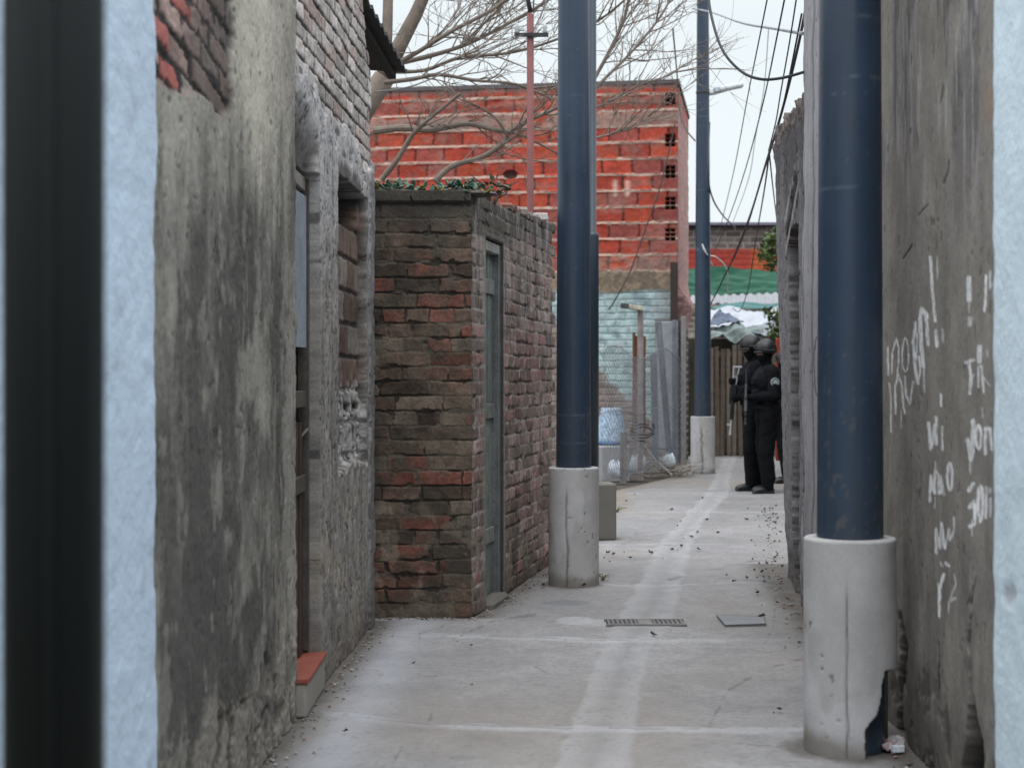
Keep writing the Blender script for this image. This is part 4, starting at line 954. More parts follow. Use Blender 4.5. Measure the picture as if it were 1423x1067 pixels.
# coil of wire and dry twigs
mb = MB()
for i in range(3):
    c0 = P(893, 603, 20.4); mb.tube([c0 + Vector((.15 * math.cos(a * .35 + i), .03 * math.sin(a + i), .09 * math.sin(a * .35 + i) + .04 * i)) for a in range(15)], .011, 5, A(52, 54, 58))
tag(mb.build('wire_coil', M['cable']), 'dark loop of cable hung on the wooden fence post', 'cable coil')
rs = random.Random(5); mb = MB()
for i in range(170):
    g = G(rs.uniform(890, 958), 662); g.y += rs.uniform(-.25, .5); x_, y_ = g.x + (rs.uniform(-.1, .1)), g.y
    a = rs.uniform(0, 6.28); l_ = rs.uniform(.15, .5); z_ = rs.uniform(.0, .14)
    dz = rs.uniform(-.05, .35)
    mb.tube([(x_, y_, z_), (x_ + l_ * .5 * math.cos(a), y_ + l_ * .5 * math.sin(a), z_ + l_ * dz * .7), (x_ + l_ * math.cos(a + .4), y_ + l_ * math.sin(a + .4), max(0.01, z_ + l_ * dz))], [.006, .004, .002], 4, A(*rs.choice([(120, 112, 104), (96, 88, 82), (150, 146, 140)])), False)
tag(mb.build('dry_twigs', M['bark']), 'tangled pile of dry grey twigs at the foot of the wire fence', 'twigs', kind='stuff')
mb = MB(); mb.tube([P(895, 618, 21.2), P(912, 640, 21.0), P(934, 660, 20.9)], .007, 6, A(150, 150, 150, .7)); mb.tube([P(898, 655, 21.1), P(913, 642, 20.98), P(930, 628, 21.1)], .006, 6, A(130, 130, 130, .7))
tag(mb.build('loose_rod', M['painted']), 'pair of pale crossed rods lying on the twig pile', 'rods')

# ================================================================== far end: pickets, shack, tarps, house
r = thing('picket_fence', (3.9, 27.0, 0), 'weathered brown picket fence closing the end of the path', 'fence')
rs = random.Random(9)
for i in range(26):
    x_ = 3.30 + i * .098; hgt = 1.86 + rs.uniform(-.06, .05)
    mb = MB(); mb.box((x_, 27 + rs.uniform(-.01, .01), hgt / 2 + .02), (.068, .025, hgt), Matrix.Rotation(rs.uniform(-.012, .012), 4, 'Y'), A(*rs.choice([(92, 84, 76), (76, 70, 64), (108, 98, 88), (84, 74, 66)])), .004)
    mb.build('picket', M['wood'], r)
for z in (.35, 1.12, 1.75):
    mb = MB(); mb.box((4.53, 27.045, z), (2.6, .05, .09), None, A(70, 64, 58), .005); mb.build('rail', M['wood'], r)
r = thing('shack', (4.7, 30, 0), 'dark shack box standing in for the shaded void behind the picket fence', 'shack')
body(r, [(3.1, 28.2), (7.6, 28.2), (7.6, 31.2), (3.1, 31.2)], 0, 2.05, M['wood'], 'wall', A(60, 56, 50))  # dark box wall colour stands in for the shaded void behind the pickets
mb = MB(); mb.box((4.6, 27.9, 2.1), (3.4, .07, .09), None, A(150, 146, 134)); mb.build('beam', M['wood'], r)
def sheet(name, corners, col, label, seed, amp=.05, nx=40, ny=24, cat='tarp', mat='tarp', corr=0, th_=.01):
    p00, p10, p11, p01 = [Vector(c) for c in corners]; V = []; cs = []
    for j in range(ny + 1):
        for i in range(nx + 1):
            u, v = i / nx, j / ny; p = (p00 * (1 - u) + p10 * u) * (1 - v) + (p01 * (1 - u) + p11 * u) * v
            q = float(fbm(np.array([u * 4.0]), np.array([v * 3.0]), seed, 4)[0]) - .5
            p = p + Vector((0, -q * amp, q * amp * 2)); 
            if corr: p.z += .02 * math.sin(u * corr * 6.283)
            V.append(p); cs.append(np.asarray(col))
    n = len(V); V = V + [p - Vector((0, 0, th_)) for p in V]; cs = cs * 2
    fs = []
    for j in range(ny):
        for i in range(nx):
            a = j * (nx + 1) + i; q = (a, a + 1, a + nx + 2, a + nx + 1); fs.append(q); fs.append(tuple(k + n for k in q[::-1]))
    def rim(seq):
        for a, b_ in zip(seq[:-1], seq[1:]): fs.append((a, b_, b_ + n, a + n))
    rim(list(range(nx + 1))); rim([ny * (nx + 1) + i for i in range(nx + 1)][::-1]); rim([j * (nx + 1) for j in range(ny + 1)][::-1]); rim([j * (nx + 1) + nx for j in range(ny + 1)])
    return tag(link(name, mesh_np(name, [tuple(p) for p in V], fs, np.array(cs), True), M[mat]), label, cat)
sheet('tarp', [P(952, 372, 33.2), P(1120, 375, 33.2), P(1120, 412, 33.0), P(952, 412, 33.0)], A(54, 116, 92, .40), 'wide green shade net hung below the red painted band', 401, .10)
sheet('roof_sheet', [P(960, 422, 30.4), P(1120, 424, 30.6), P(1120, 406, 32.6), P(960, 411, 32.6)], A(168, 170, 174, .40), 'grey corrugated roof sheet under the green net', 402, .02, 90, 6, 'roof sheet', 'painted', 14)
sheet('tarp', [P(985, 429, 29.8), P(1120, 428, 29.8), P(1120, 419, 30.3), P(1010, 422, 30.3)], A(60, 124, 122, .42), 'narrow teal tarp strip between grey roof sheet and white tarp', 403, .04)
sheet('tarp', [P(972, 458, 28.3), P(1110, 448, 28.3), P(1110, 428, 29.7), P(975, 430, 29.7)], A(206, 212, 220, .40), 'large white tarp over the shack roof', 404, .14)
sheet('tarp', [P(980, 452, 27.85), P(1034, 448, 27.9), P(1026, 443, 28.5), P(1000, 430, 28.5)], A(84, 96, 116, .55), 'slate blue tarp peak lying on the white tarp', 405, .08)
sheet('tarp', [P(983, 471, 27.5), P(1058, 468, 27.6), P(1062, 450, 28.0), P(986, 455, 28.0)], A(128, 142, 140, .55), 'sagging grey-green tarp edge over the picket fence', 406, .16)
sheet('tarp', [P(1010, 462, 27.7), P(1110, 470, 27.7), P(1110, 448, 28.1), P(1040, 450, 28.1)], A(168, 174, 180, .40), 'pale grey tarp above the helmeted people', 407, .10)
post('painted_board', 1085, 470, 640, 20.7, 14, A(150, 62, 48, .6), 'orange-red board standing behind the helmeted people', 'board', 0, 'painted', .04)
r = thing('far_house', (6.0, 37, 0), 'distant grey brick house with a red painted band behind the green net', 'house')
def f(U, V, px, py):
    n = fbm(U * 3, V * 3, 414, 5); n2 = fbm(U * 10, V * 10, 415, 4); d, r1, r2 = bricks(U, V, .36, .13, .03, 416, .01); bm_ = ss(-.004, .012, d + (n2 - .5) * .02)
    bk = full(U, A(118, 106, 102, .55)) * (.6 + .8 * r1)[..., None]; mo = full(U, A(156, 148, 142, .55)); c = mo + (bk - mo) * bm_[..., None]
    band = ss(4.30, 4.26, V + (n2 - .5) * .05) * ss(3.74, 3.78, V); c = cmix(c, A(168, 70, 60, .55), band); c = cmix(c, A(196, 104, 60, .55), band * ss(1035, 1055, px + (n - .5) * 30) * .8)
    return (n2 - .5) * .02 + bm_ * .01, c
relief('wall', r, M['masonry'], (2.6, 36), (9.0, 36), rr(0, 6.4, .02), rr(0, 4.78, .018), f, 1, T=.3)
body(r, [(2.7, 36.2), (8.9, 36.2), (8.9, 40), (2.7, 40)], 0, 4.76, M['masonry'])
mb = MB(); mb.box((5.8, 36.0, 4.83), (6.5, .5, .06), None, A(92, 90, 104)); mb.build('coping', M['concrete'], r)

# ================================================================== greenery
def leafcloud(mb, c, rad, n, size, cols, rs, flat=1.0):
    for _ in range(n):
        while True:
            q = Vector((rs.uniform(-1, 1), rs.uniform(-1, 1), rs.uniform(-1, 1)))
            if q.length < 1: break
        p = Vector(c) + Vector((q.x * rad[0], q.y * rad[1], q.z * rad[2])); s_ = size * rs.uniform(.6, 1.4)
        d = Vector((rs.gauss(0, 1), rs.gauss(0, 1), rs.gauss(0, .6))).normalized(); e_ = d.cross(Vector((rs.gauss(0, 1), rs.gauss(0, 1), rs.gauss(0, 1)))).normalized(); nn = d.cross(e_)
        v = [p, p + d * s_ * .5 + e_ * s_ * .28 + nn * s_ * .06, p + d * s_, p + d * s_ * .5 - e_ * s_ * .28 + nn * s_ * .06]
        mb.add(v, [(0, 1, 2), (0, 2, 3)], rs.choice(cols))
def tree_green(loc, H, clumps, label, seed, name='leafy_tree'):
    rs = random.Random(seed); r = thing(name, loc, label, 'tree'); x, y, z = loc
    mb = MB(); mb.tube([(x, y, 0), (x + .05, y, H * .5), (x, y, H * .9)], [.07, .05, .02], 8, A(80, 72, 64))
    for c, rd, n, s_ in clumps: mb.tube([(x, y, H * .82), tuple((Vector((x, y, H * .9)) + Vector(c)) / 2), tuple(c)], [.015, .01, .004], 6, A(80, 72, 64))
    mb.build('trunk', M['bark'], r, True)
    mb = MB()
    for c, rd, n, s_ in clumps: leafcloud(mb, c, rd, n, s_, [(.05, .085, .02), (.07, .11, .025), (.10, .14, .03), (.035, .06, .02), (.13, .15, .05)], rs)
    mb.build('crown', M['leaf'], r)
q = lambda x, y, Z: tuple(P(x, y, Z))
tree_green((P(1100, 0, 29.6).x, 29.6, 0), 3.6, [(q(1074, 345, 29.5), (.22, .3, .30), 330, .10), (q(1062, 355, 29.4), (.12, .2, .14), 130, .09), (q(1088, 330, 29.7), (.25, .3, .28), 300, .10), (q(1090, 360, 29.6), (.25, .3, .28), 260, .10), (q(1070, 372, 29.5), (.10, .1, .06), 50, .08)], 'green leafy tree beside the green net, above the roof sheets', 21)
tree_green((P(1096, 0, 26.6).x, 26.6, 0), 2.4, [(q(1078, 438, 26.6), (.15, .2, .12), 90, .09), (q(1086, 448, 26.6), (.16, .2, .16), 130, .09), (q(1066, 434, 26.5), (.10, .1, .07), 36, .08), (q(1075, 462, 26.5), (.14, .15, .10), 80, .09)], 'small leafy shrub above the helmets in front of the white tarp', 22, 'leafy_shrub')
# succulents and a dry plant on the shed top
def succulent(x, y, Z, label, seed, n=16, s_=.06, cols=((.09, .17, .13), (.06, .13, .10), (.13, .21, .14))):
    rs = random.Random(seed); g = P(x, y, Z); mb = MB()
    for i in range(n):
        a = rs.uniform(0, 6.28); el_ = rs.uniform(.1, 1.2); l_ = s_ * rs.uniform(.7, 1.3); o = g + Vector((rs.uniform(-.12, .12), rs.uniform(-.07, .07), rs.uniform(-.02, .03)))
        d = Vector((math.cos(a) * math.cos(el_), math.sin(a) * math.cos(el_), math.sin(el_))); e_ = d.cross(Vector((0, 0, 1))).normalized(); nn = e_.cross(d)
        v = [o - e_ * l_ * .12, o + e_ * l_ * .12, o + d * l_ * .55 + e_ * l_ * .34 - nn * .004, o + d * l_ * .95 + e_ * l_ * .2, o + d * l_ * 1.02 + nn * .006, o + d * l_ * .95 - e_ * l_ * .2, o + d * l_ * .55 - e_ * l_ * .34 - nn * .004]
        v += [p - nn * l_ * .08 for p in v]
        mb.add(v, [(0, 1, 2, 3, 4, 5, 6), (13, 12, 11, 10, 9, 8, 7)] + [(i_, i_ + 7, (i_ + 1) % 7 + 7, (i_ + 1) % 7) for i_ in range(7)], rs.choice(cols) if rs.random() > .06 else (.25, .2, .03))
    mb.ell(g - Vector((0, 0, .012)), (.16, .08, .022), None, 14, 6, (.05, .048, .04))
    tag(mb.build('succulent', M['leaf']), label, 'plant', 'small plants rooted on the shed wall')
for k_, (x, y, lab) in enumerate(((532, 262, 'blue-green succulent against the house corner, on the shed top'), (560, 262, 'succulent with a yellowed leaf left of centre on the shed top'), (632, 262, 'bushy dark succulent toward the right end of the shed front'), (653, 264, 'dark succulent at the very corner of the shed top'))):
    succulent(x, y + 3, 8.97, lab, 30 + k_, 34, .045)
mb = MB(); rs = random.Random(44); g0 = P(684, 290, 9.5)
for i in range(16):
    a = rs.uniform(0, 6.28); l_ = rs.uniform(.08, .2); mb.tube([g0, g0 + Vector((math.cos(a) * l_ * .4, math.sin(a) * l_ * .4, l_ * .7)), g0 + Vector((math.cos(a) * l_, math.sin(a) * l_, l_))], [.005, .004, .002], 5, A(70, 62, 54))
leafcloud(mb, g0 + Vector((0, 0, .12)), (.09, .09, .07), 40, .045, [(.10, .10, .07), (.16, .16, .14), (.05, .07, .04)], rs)
tag(mb.build('dry_plant', M['bark']), 'dry brown plant growing over the shed door lintel', 'plant', 'small plants rooted on the shed wall')
rs = random.Random(46)
for k_ in range(22):
    u = rs.uniform(.9, 2.75); b = sp(u, rs.uniform(-.1, .0), 2.38 + .034 * u); s_ = rs.uniform(.03, .075)
    mb = MB(); mb.box(b + Vector((0, 0, s_ * .2)), (s_ * 1.5, s_, s_ * .8), Matrix.Rotation(rs.uniform(0, 3), 4, 'Z') @ Matrix.Rotation(rs.uniform(-.4, .4), 4, 'X'), A(*rs.choice([(120, 112, 106), (150, 146, 142), (112, 76, 66)])), s_ * .12)
    tag(mb.build('rubble_piece', M['masonry']), 'broken brick lump lying on top of the shed side wall', 'rubble', 'rubble along the shed wall top')
mb = MB(); mb.tube([sp(1.0, -.05, 2.38), sp(1.02, -.05, 2.56)], .007, 5, A(120, 84, 82)); mb.tube([sp(1.02, -.05, 2.56), sp(1.25, -.05, 2.57)], .007, 5, A(120, 84, 82)); mb.tube([sp(1.25, -.05, 2.39), sp(1.25, -.05, 2.57)], .007, 5, A(120, 84, 82))
tag(mb.build('rebar_loop', M['painted']), 'bent rusty rebar loop sticking up from the shed wall top', 'rebar')

# ================================================================== bare tree
def bare_tree():
    rs = random.Random(12); r = thing('bare_tree', (P(500, 0, 14.5).x, 14.5, 0), 'large leafless tree behind the brick shed, branches spread over the red building', 'tree')
    C0 = A(108, 98, 90, .72); bx = P(470, 0, 14.5).x
    mb = MB(); mb.tube([(bx, 14.5, 0), (bx + .03, 14.5, 1.4), P(478, 300, 14.5), P(484, 220, 14.5), P(500, 160, 14.5), P(534, 108, 14.5)], [.17, .15, .13, .12, .11, .10], 12, C0)
    mb.tube([P(534, 108, 14.5), P(556, 62, 14.5), P(578, 20, 14.5), P(604, -40, 14.5), P(625, -110, 14.5)], [.085, .07, .062, .05, .03], 10, C0)
    mb.tube([P(530, 120, 14.5), P(538, 50, 14.7), P(540, -30, 14.8), P(535, -90, 14.8)], [.06, .05, .045, .03], 10, C0)
    mb.build('trunk', M['bark'], r, True)
    mb = MB(); cnt = [0]
    def twig(p, d, l_, r0, depth):
        if cnt[0] > 5200: return
        cnt[0] += 1
        n = 4; pts = [p]; q = p; dd = d.normalized()
        for i in range(n):
            dd = (dd + Vector((rs.gauss(0, .13), rs.gauss(0, .13), rs.gauss(0.02, .12)))).normalized(); q = q + dd * (l_ / n); pts.append(q)
        mb.tube(pts, [r0 * (1 - .16 * i) for i in range(n + 1)], 4 if r0 < .01 else 6, C0 * rs.uniform(.75, 1.35), False)
        if depth > 0:
            for _ in range(rs.randint(2, 4)):
                i = rs.randint(1, n); a = dd + Vector((rs.gauss(0, .55), rs.gauss(0, .5), rs.gauss(.08, .5)))
                twig(pts[i], a, l_ * rs.uniform(.45, .8), max(r0 * .55, .0022), depth - 1)
    def limb(px, w0, w1, Z0_, Z1_, tw, tl, td=2, bias=Vector((.3, 0, .25))):
        m = len(px); ks = [P(x, y, lerp(Z0_, Z1_, i / (m - 1))) for i, (x, y) in enumerate(px)]
        pts = []
        for i in range(m - 1):
            for k in range(4):
                t = k / 4; p0 = ks[max(i - 1, 0)]; p1 = ks[i]; p2 = ks[i + 1]; p3 = ks[min(i + 2, m - 1)]
                pts.append(.5 * ((2 * p1) + (p2 - p0) * t + (2 * p0 - 5 * p1 + 4 * p2 - p3) * t * t + (3 * p1 - p0 - 3 * p2 + p3) * t ** 3))
        pts.append(ks[-1]); n = len(pts)
        mb.tube(pts, [lerp(w0, w1, i / (n - 1)) * .43 * 14 / F * rs.uniform(.92, 1.08) for i in range(n)], 8, C0 * rs.uniform(.85, 1.2))
        for _ in range(tw):
            i = rs.randint(int(n * .25), n - 2); d = (pts[i + 1] - pts[i]).normalized()
            twig(pts[i], d * .8 + bias + Vector((rs.gauss(0, .45), rs.gauss(0, .4), rs.gauss(0, .4))), tl * rs.uniform(.5, 1.2), .007, td)
    limb([(540, 95), (585, 70), (625, 45), (690, 10), (735, -30)], 9, 5, 14.4, 14.0, 16, .7)
    limb([(545, 90), (590, 80), (640, 65), (690, 42), (750, 8), (800, -25)], 9, 4, 14.5, 14.8, 20, .7)
    limb([(640, 65), (665, 40), (700, 5), (730, -40)], 5, 3, 14.6, 14.9, 8, .6)
    limb([(540, 100), (590, 98), (640, 80), (700, 75), (760, 60), (830, 30), (880, -10)], 7, 3, 14.3, 13.6, 16, .6)
    limb([(535, 115), (575, 110), (610, 104), (660, 112), (720, 118), (770, 140)], 8, 3, 14.2, 13.6, 14, .5, 2, Vector((.3, 0, 0)))
    limb([(520, 182), (560, 178), (600, 180), (650, 172), (685, 180), (712, 184)], 13, 7, 14.2, 13.8, 8, .45, 1)
    limb([(530, 250), (552, 222), (568, 195), (582, 178), (608, 156), (640, 130)], 10, 5, 13.9, 13.6, 5, .4, 1)
    limb([(604, 252), (622, 235), (640, 227), (670, 218), (698, 200), (708, 185), (735, 168), (770, 152), (800, 135)], 10, 5, 13.7, 13.9, 14, .5, 2)
    limb([(705, 190), (692, 168), (668, 150), (640, 138)], 5, 2, 13.8, 13.7, 5, .4, 1, Vector((-.3, 0, .2)))
    limb([(712, 184), (745, 198), (790, 222)], 4, 2, 13.8, 14, 4, .4, 1, Vector((.3, 0, -.2)))
    limb([(820, 120), (845, 75), (868, 25), (880, -30)], 7, 4, 15.2, 15.4, 16, .75)
    limb([(800, 150), (840, 110), (880, 70), (920, 20), (945, -30)], 6, 3, 15.1, 15.6, 18, .7)
    limb([(790, 160), (840, 145), (885, 120), (930, 105), (950, 90)], 5, 2, 14.9, 15.8, 14, .6, 2, Vector((.3, 0, .1)))
    limb([(790, 200), (835, 190), (870, 180), (905, 160)], 5, 2, 14.8, 15.4, 10, .5, 2)
    limb([(560, -5), (620, -20), (700, -45)], 6, 3, 14.5, 14.6, 12, .6, 2, Vector((.3, 0, -.35)))
    mb.build('branches', M['bark'], r)
bare_tree()

# ================================================================== overhead cables
def cable(pts, r_, label, col=A(44, 46, 50), name='cable', sub=6):
    ks = [P(*p) for p in pts]; m = len(ks); o = []
    for i in range(m - 1):
        for k in range(sub):
            t = k / sub; p0 = ks[max(i - 1, 0)]; p1 = ks[i]; p2 = ks[i + 1]; p3 = ks[min(i + 2, m - 1)]
            o.append(.5 * ((2 * p1) + (p2 - p0) * t + (2 * p0 - 5 * p1 + 4 * p2 - p3) * t * t + (3 * p1 - p0 - 3 * p2 + p3) * t ** 3))
    o.append(ks[-1]); mb = MB(); mb.tube(o, r_, 6, col)
    tag(mb.build(name, M['cable']), label, 'cable', 'overhead cables on the right side')
cable([(983, -20, 9.6), (988, 20, 9.4), (1003, 68, 9.2), (1028, 98, 9.1), (1055, 110, 9.0), (1085, 109, 9.0), (1119, 100, 8.95)], .0085, 'thick black cable hanging in a loop against the sky to the graffiti house')
cable([(1124, -10, 8.9), (1109, 65, 9.6), (1092, 135, 10.4), (1077, 188, 10.9), (1066, 222, 12), (1042, 300, 17), (1016, 365, 21), (985, 428, 24)], .009, 'thick cable bundle running from the house corner down to the shack')
cable([(1114, 20, 9), (1090, 140, 10.4), (1072, 205, 11), (1058, 250, 13), (1040, 310, 18), (1022, 355, 22), (1005, 385, 26)], .006, 'thin black wire splitting leftward from the bundle below the ruined wall top')
cable([(1069, 212, 11.2), (1062, 265, 14), (1050, 335, 20), (1040, 400, 25), (1028, 432, 27), (1018, 428, 27.5)], .007, 'thin wire dropping from the bundle, curling up at the tarps')
cable([(1069, 212, 11.2), (1074, 260, 14), (1080, 310, 19), (1085, 350, 23)], .006, 'thin wire dropping right from the bundle into the green tree')
cable([(1070, -20, 9.5), (1056, 50, 11), (1038, 140, 14), (1021, 232, 18), (1006, 296, 22), (998, 330, 26)], .005, 'leftmost long thin wire slanting down the open sky')
cable([(1094, -20, 9.5), (1080, 50, 11), (1060, 145, 14), (1036, 235, 18), (1014, 300, 22), (992, 352, 26)], .006, 'second long thin wire slanting down the open sky')
cable([(1108, -10, 9.2), (1097, 60, 10), (1085, 128, 11), (1078, 170, 11.6), (1068, 210, 12.2)], .005, 'thin wire close left of the cable bundle near the house corner')
cable([(962, 12, 22.3), (990, 18, 20), (1030, 32, 15), (1075, 40, 12), (1116, 47, 8.95)], .011, 'grey twisted rope wire from the far pole to the graffiti house', A(120, 124, 130))
cable([(1068, 40, 18), (1062, 120, 20), (1050, 190, 22), (1040, 250, 24), (1018, 310, 28)], .006, 'pale grey faint wire between the slanting dark wires', A(176, 184, 190))
cable([(986, 170, 22.2), (984, 240, 22.1), (990, 275, 22.6), (1005, 300, 24), (1022, 316, 26)], .012, 'dark wire hugging the far lamp pole then sagging right', A(60, 66, 74))
cable([(935, 40, 20), (941, 105, 22.9), (944, 150, 22.95), (952, 178, 22.7), (966, 196, 22.45)], .011, 'dark cable sagging from building corner to the far lamp pole', A(60, 58, 60))
cable([(976, 340, 22.2), (983, 354, 22.3), (996, 358, 23), (1010, 375, 24), (1011, 405, 26)], .010, 'white frayed cord hanging from the far lamp pole', A(206, 208, 208))
cable([(976, 340, 22.2), (986, 362, 22.4), (990, 368, 22.6)], .010, 'short white cord end at the far lamp pole', A(206, 208, 208))
def mastwire(pts, label): cable(pts, .006, label, A(88, 84, 84))
mastwire([(741, 18, 13.2), (742, -5, 13.1), (744, -40, 13)], 'vertical wire rising from the red mast top')
mastwire([(733, 46, 13.17), (690, 66, 13.1), (630, 96, 13), (572, 120, 12.8), (520, 128, 12.4)], 'pale wire from the red mast crossbar to the left house')
mastwire([(741, 44, 13.17), (752, 20, 13.3), (766, -15, 13.4)], 'short wire slanting up right from the mast crossbar')

# ================================================================== small things on the ground
r = thing('drain_grate', (.73, 8.69, 0), 'narrow iron drain grate with dark holes across the path', 'drain')
mb = MB(); mb.box((.73, 8.69, .006), (.42, .17, .010), None, (.02, .02, .02)); mb.build('shade_plate', M['iron'], r)  # flat dark plate under the bars, in place of the pit's shade
mb = MB()
for i in range(17):
    if 7 <= i <= 9: mb.box((.53 + i * .025, 8.69, .010), (.026, .15, .008), None, A(130, 129, 127, .62)); continue
    mb.box((.53 + i * .025, 8.69, .010), (.012, .15, .008), None, A(118, 117, 115, .62))
mb.box((.73, 8.60, .009), (.44, .02, .012), None, A(132, 131, 129, .62)); mb.box((.73, 8.78, .009), (.44, .02, .012), None, A(132, 131, 129, .62)); mb.build('bars', M['painted'], r)
r = thing('access_cover', (1.12, 8.75, 0), 'square grey access cover set in the path near the right wall', 'cover')
q = [G(996, 857), G(1061, 859), G(1064, 869), G(1008, 871)]
mb = MB(); mb.add([(p.x, p.y, .012) for p in q] + [(p.x, p.y, -.01) for p in q], [(3, 2, 1, 0), (0, 1, 5, 4), (1, 2, 6, 5), (2, 3, 7, 6), (3, 0, 4, 7)], A(134, 136, 139, .62)); mb.build('lid', M['concrete'], r)
mb = MB()
for a, b in zip(q, q[1:] + q[:1]): mb.tube([(a.x, a.y, .010), (b.x, b.y, .010)], .0035, 4, A(96, 96, 96, .7))
mb.build('frame', M['painted'], r)
LP = [(540, 262), (495, 297), (735, 343), (900, 282), (850, 327), (785, 403), (768, 430), (925, 398), (875, 463), (985, 467), (838, 488), (800, 495), (790, 538), (735, 555), (770, 558), (625, 573), (880, 555), (690, 603), (400, 573), (485, 570), (545, 607), (410, 620), (350, 540), (380, 600), (1030, 693), (1135, 707), (1190, 705), (1225, 703), (1255, 712), (1068, 725), (1188, 788), (1215, 910), (1205, 912), (640, 1012), (55, 747), (270, 748), (1270, 370), (1260, 400), (1285, 410), (1320, 430), (1250, 390), (1300, 385), (1280, 465), (1310, 462), (1325, 600), (1180, 400), (1130, 395), (1215, 320), (1290, 322), (430, 582), (520, 600), (360, 690), (345, 725), (310, 735)]
LP2 = [(1075, 995), (1083, 990), (655, 900), (635, 895), (575, 925), (655, 955), (480, 1020)]
rs = random.Random(77)
lm = None
for i, p in enumerate([(740 + x / 3.811, 620 + y / 3.811) for x, y in LP] + LP2):
    g = G(*p)
    if lm is None:
        mb = MB(); v = [(-.5, 0, .1), (-.2, .22, .3), (.2, .2, .1), (.5, 0, .35), (.2, -.2, .15), (-.2, -.2, .4), (0, 0, 0)]
        mb.add([(a * .06, b * .06, c * .06) for a, b, c in v], [(i_, (i_ + 1) % 6, 6) for i_ in range(6)], (.05, .042, .035)); lm = mb.mesh('dead_leaf'); lm.materials.append(M['leaf'])
    o = bpy.data.objects.new('dead_leaf', lm); COL.objects.link(o); o.location = (g.x, g.y, .012); o.rotation_euler = (rs.uniform(-.3, .3), rs.uniform(-.3, .3), rs.uniform(0, 6.28)); s_ = rs.uniform(.3, .95) * (.6 if i >= len(LP) else 1); o.scale = (s_, s_, s_)
    tag(o, 'small dark dead leaf lying on the concrete path', 'leaf', 'dead leaves on the path')
mb = MB(); rs = random.Random(78)
def pebble(x, y, s_, col): mb.ell((x, y, s_ * .25 + .004), (s_, s_ * rs.uniform(.6, 1), s_ * .5), Matrix.Rotation(rs.uniform(0, 3), 3, 'Z'), 6, 4, col)
for i in range(700):
    k = rs.random(); pc = A(*rs.choice([(110, 104, 98), (140, 136, 130), (80, 76, 72), (124, 96, 86)]))
    if k < .25: z = rs.uniform(5.3, 8.6); pebble(lineL(z)[0] + .02 + abs(rs.gauss(0, .05)), z, rs.uniform(.002, .009), pc)
    elif k < .5: u = rs.uniform(0, 2.8); b = sp(u, .02 + abs(rs.gauss(0, .08)), 0); pebble(b.x, b.y, rs.uniform(.002, .009), pc)
    elif k < .62: pebble(rs.uniform(-.75, -.2), 8.88 - abs(rs.gauss(0, .03)), rs.uniform(.002, .009), pc)
    elif k < .85: z = rs.uniform(5.2, 10.8); x_ = lineR(z)[0] if z < 9 else lerp(1.655, 1.865, (z - 9) / 1.8); pebble(x_ - .02 - abs(rs.gauss(0, .07)), z, rs.uniform(.003, .012), pc)
    else: z = rs.uniform(10.8, 16.5); pebble(np.interp(z, [10.8, 16.5], [1.86, 2.75]) - abs(rs.gauss(0, .10)), z, rs.uniform(.004, .013), A(62, 56, 50))
tag(mb.build('gravel', M['masonry']), 'grit and small rubble gathered along the wall feet', 'gravel', kind='stuff')
# crumpled paper by the near collar
r_ = random.Random(3); mb = MB(); g = G(1238, 1042); vs = []; nn_ = 7
for j in range(nn_):
    for i in range(nn_):
        vs.append((g.x + (i / 6 - .5) * .075 + r_.uniform(-.006, .006), g.y - .02 + (j / 6 - .5) * .08 + r_.uniform(-.006, .006), .008 + r_.uniform(0, .035) + .015 * (j / 6)))
fs = [(j * nn_ + i, j * nn_ + i + 1, (j + 1) * nn_ + i + 1, (j + 1) * nn_ + i) for j in range(6) for i in range(6)]
mb.add(vs, fs); mb.c = [tuple(A(172, 170, 174, .8) if r_.random() > .3 else A(140, 104, 104, .8)) for _ in mb.v]
mb.box((g.x + .01, g.y - .06, .02), (.045, .025, .025), Matrix.Rotation(.3, 4, 'Z'), A(176, 180, 186), .003)
tag(mb.build('paper_litter', M['painted']), 'crumpled white and pink paper litter beside the near broken collar', 'litter')
rs = random.Random(91)
for k_, (x, y, s_) in enumerate(((858, 712, .1), (838, 806, .07))):
    mb = MB(); g = G(x, y)
    for i in range(26):
        a = rs.uniform(0, 6.28); l_ = s_ * rs.uniform(.5, 1.3); mb.tube([g, g + Vector((math.cos(a) * l_ * .4, math.sin(a) * l_ * .4, l_ * .5)), g + Vector((math.cos(a) * l_, math.sin(a) * l_, l_ * .4))], [.003, .002, .001], 4, A(*rs.choice([(110, 104, 84), (84, 88, 62)])), False)
    tag(mb.build('weed_tuft', M['bark']), ['dry weed tuft at the path edge by the slim pole block', 'dry weed tuft at the foot of the middle collar'][k_], 'weed')

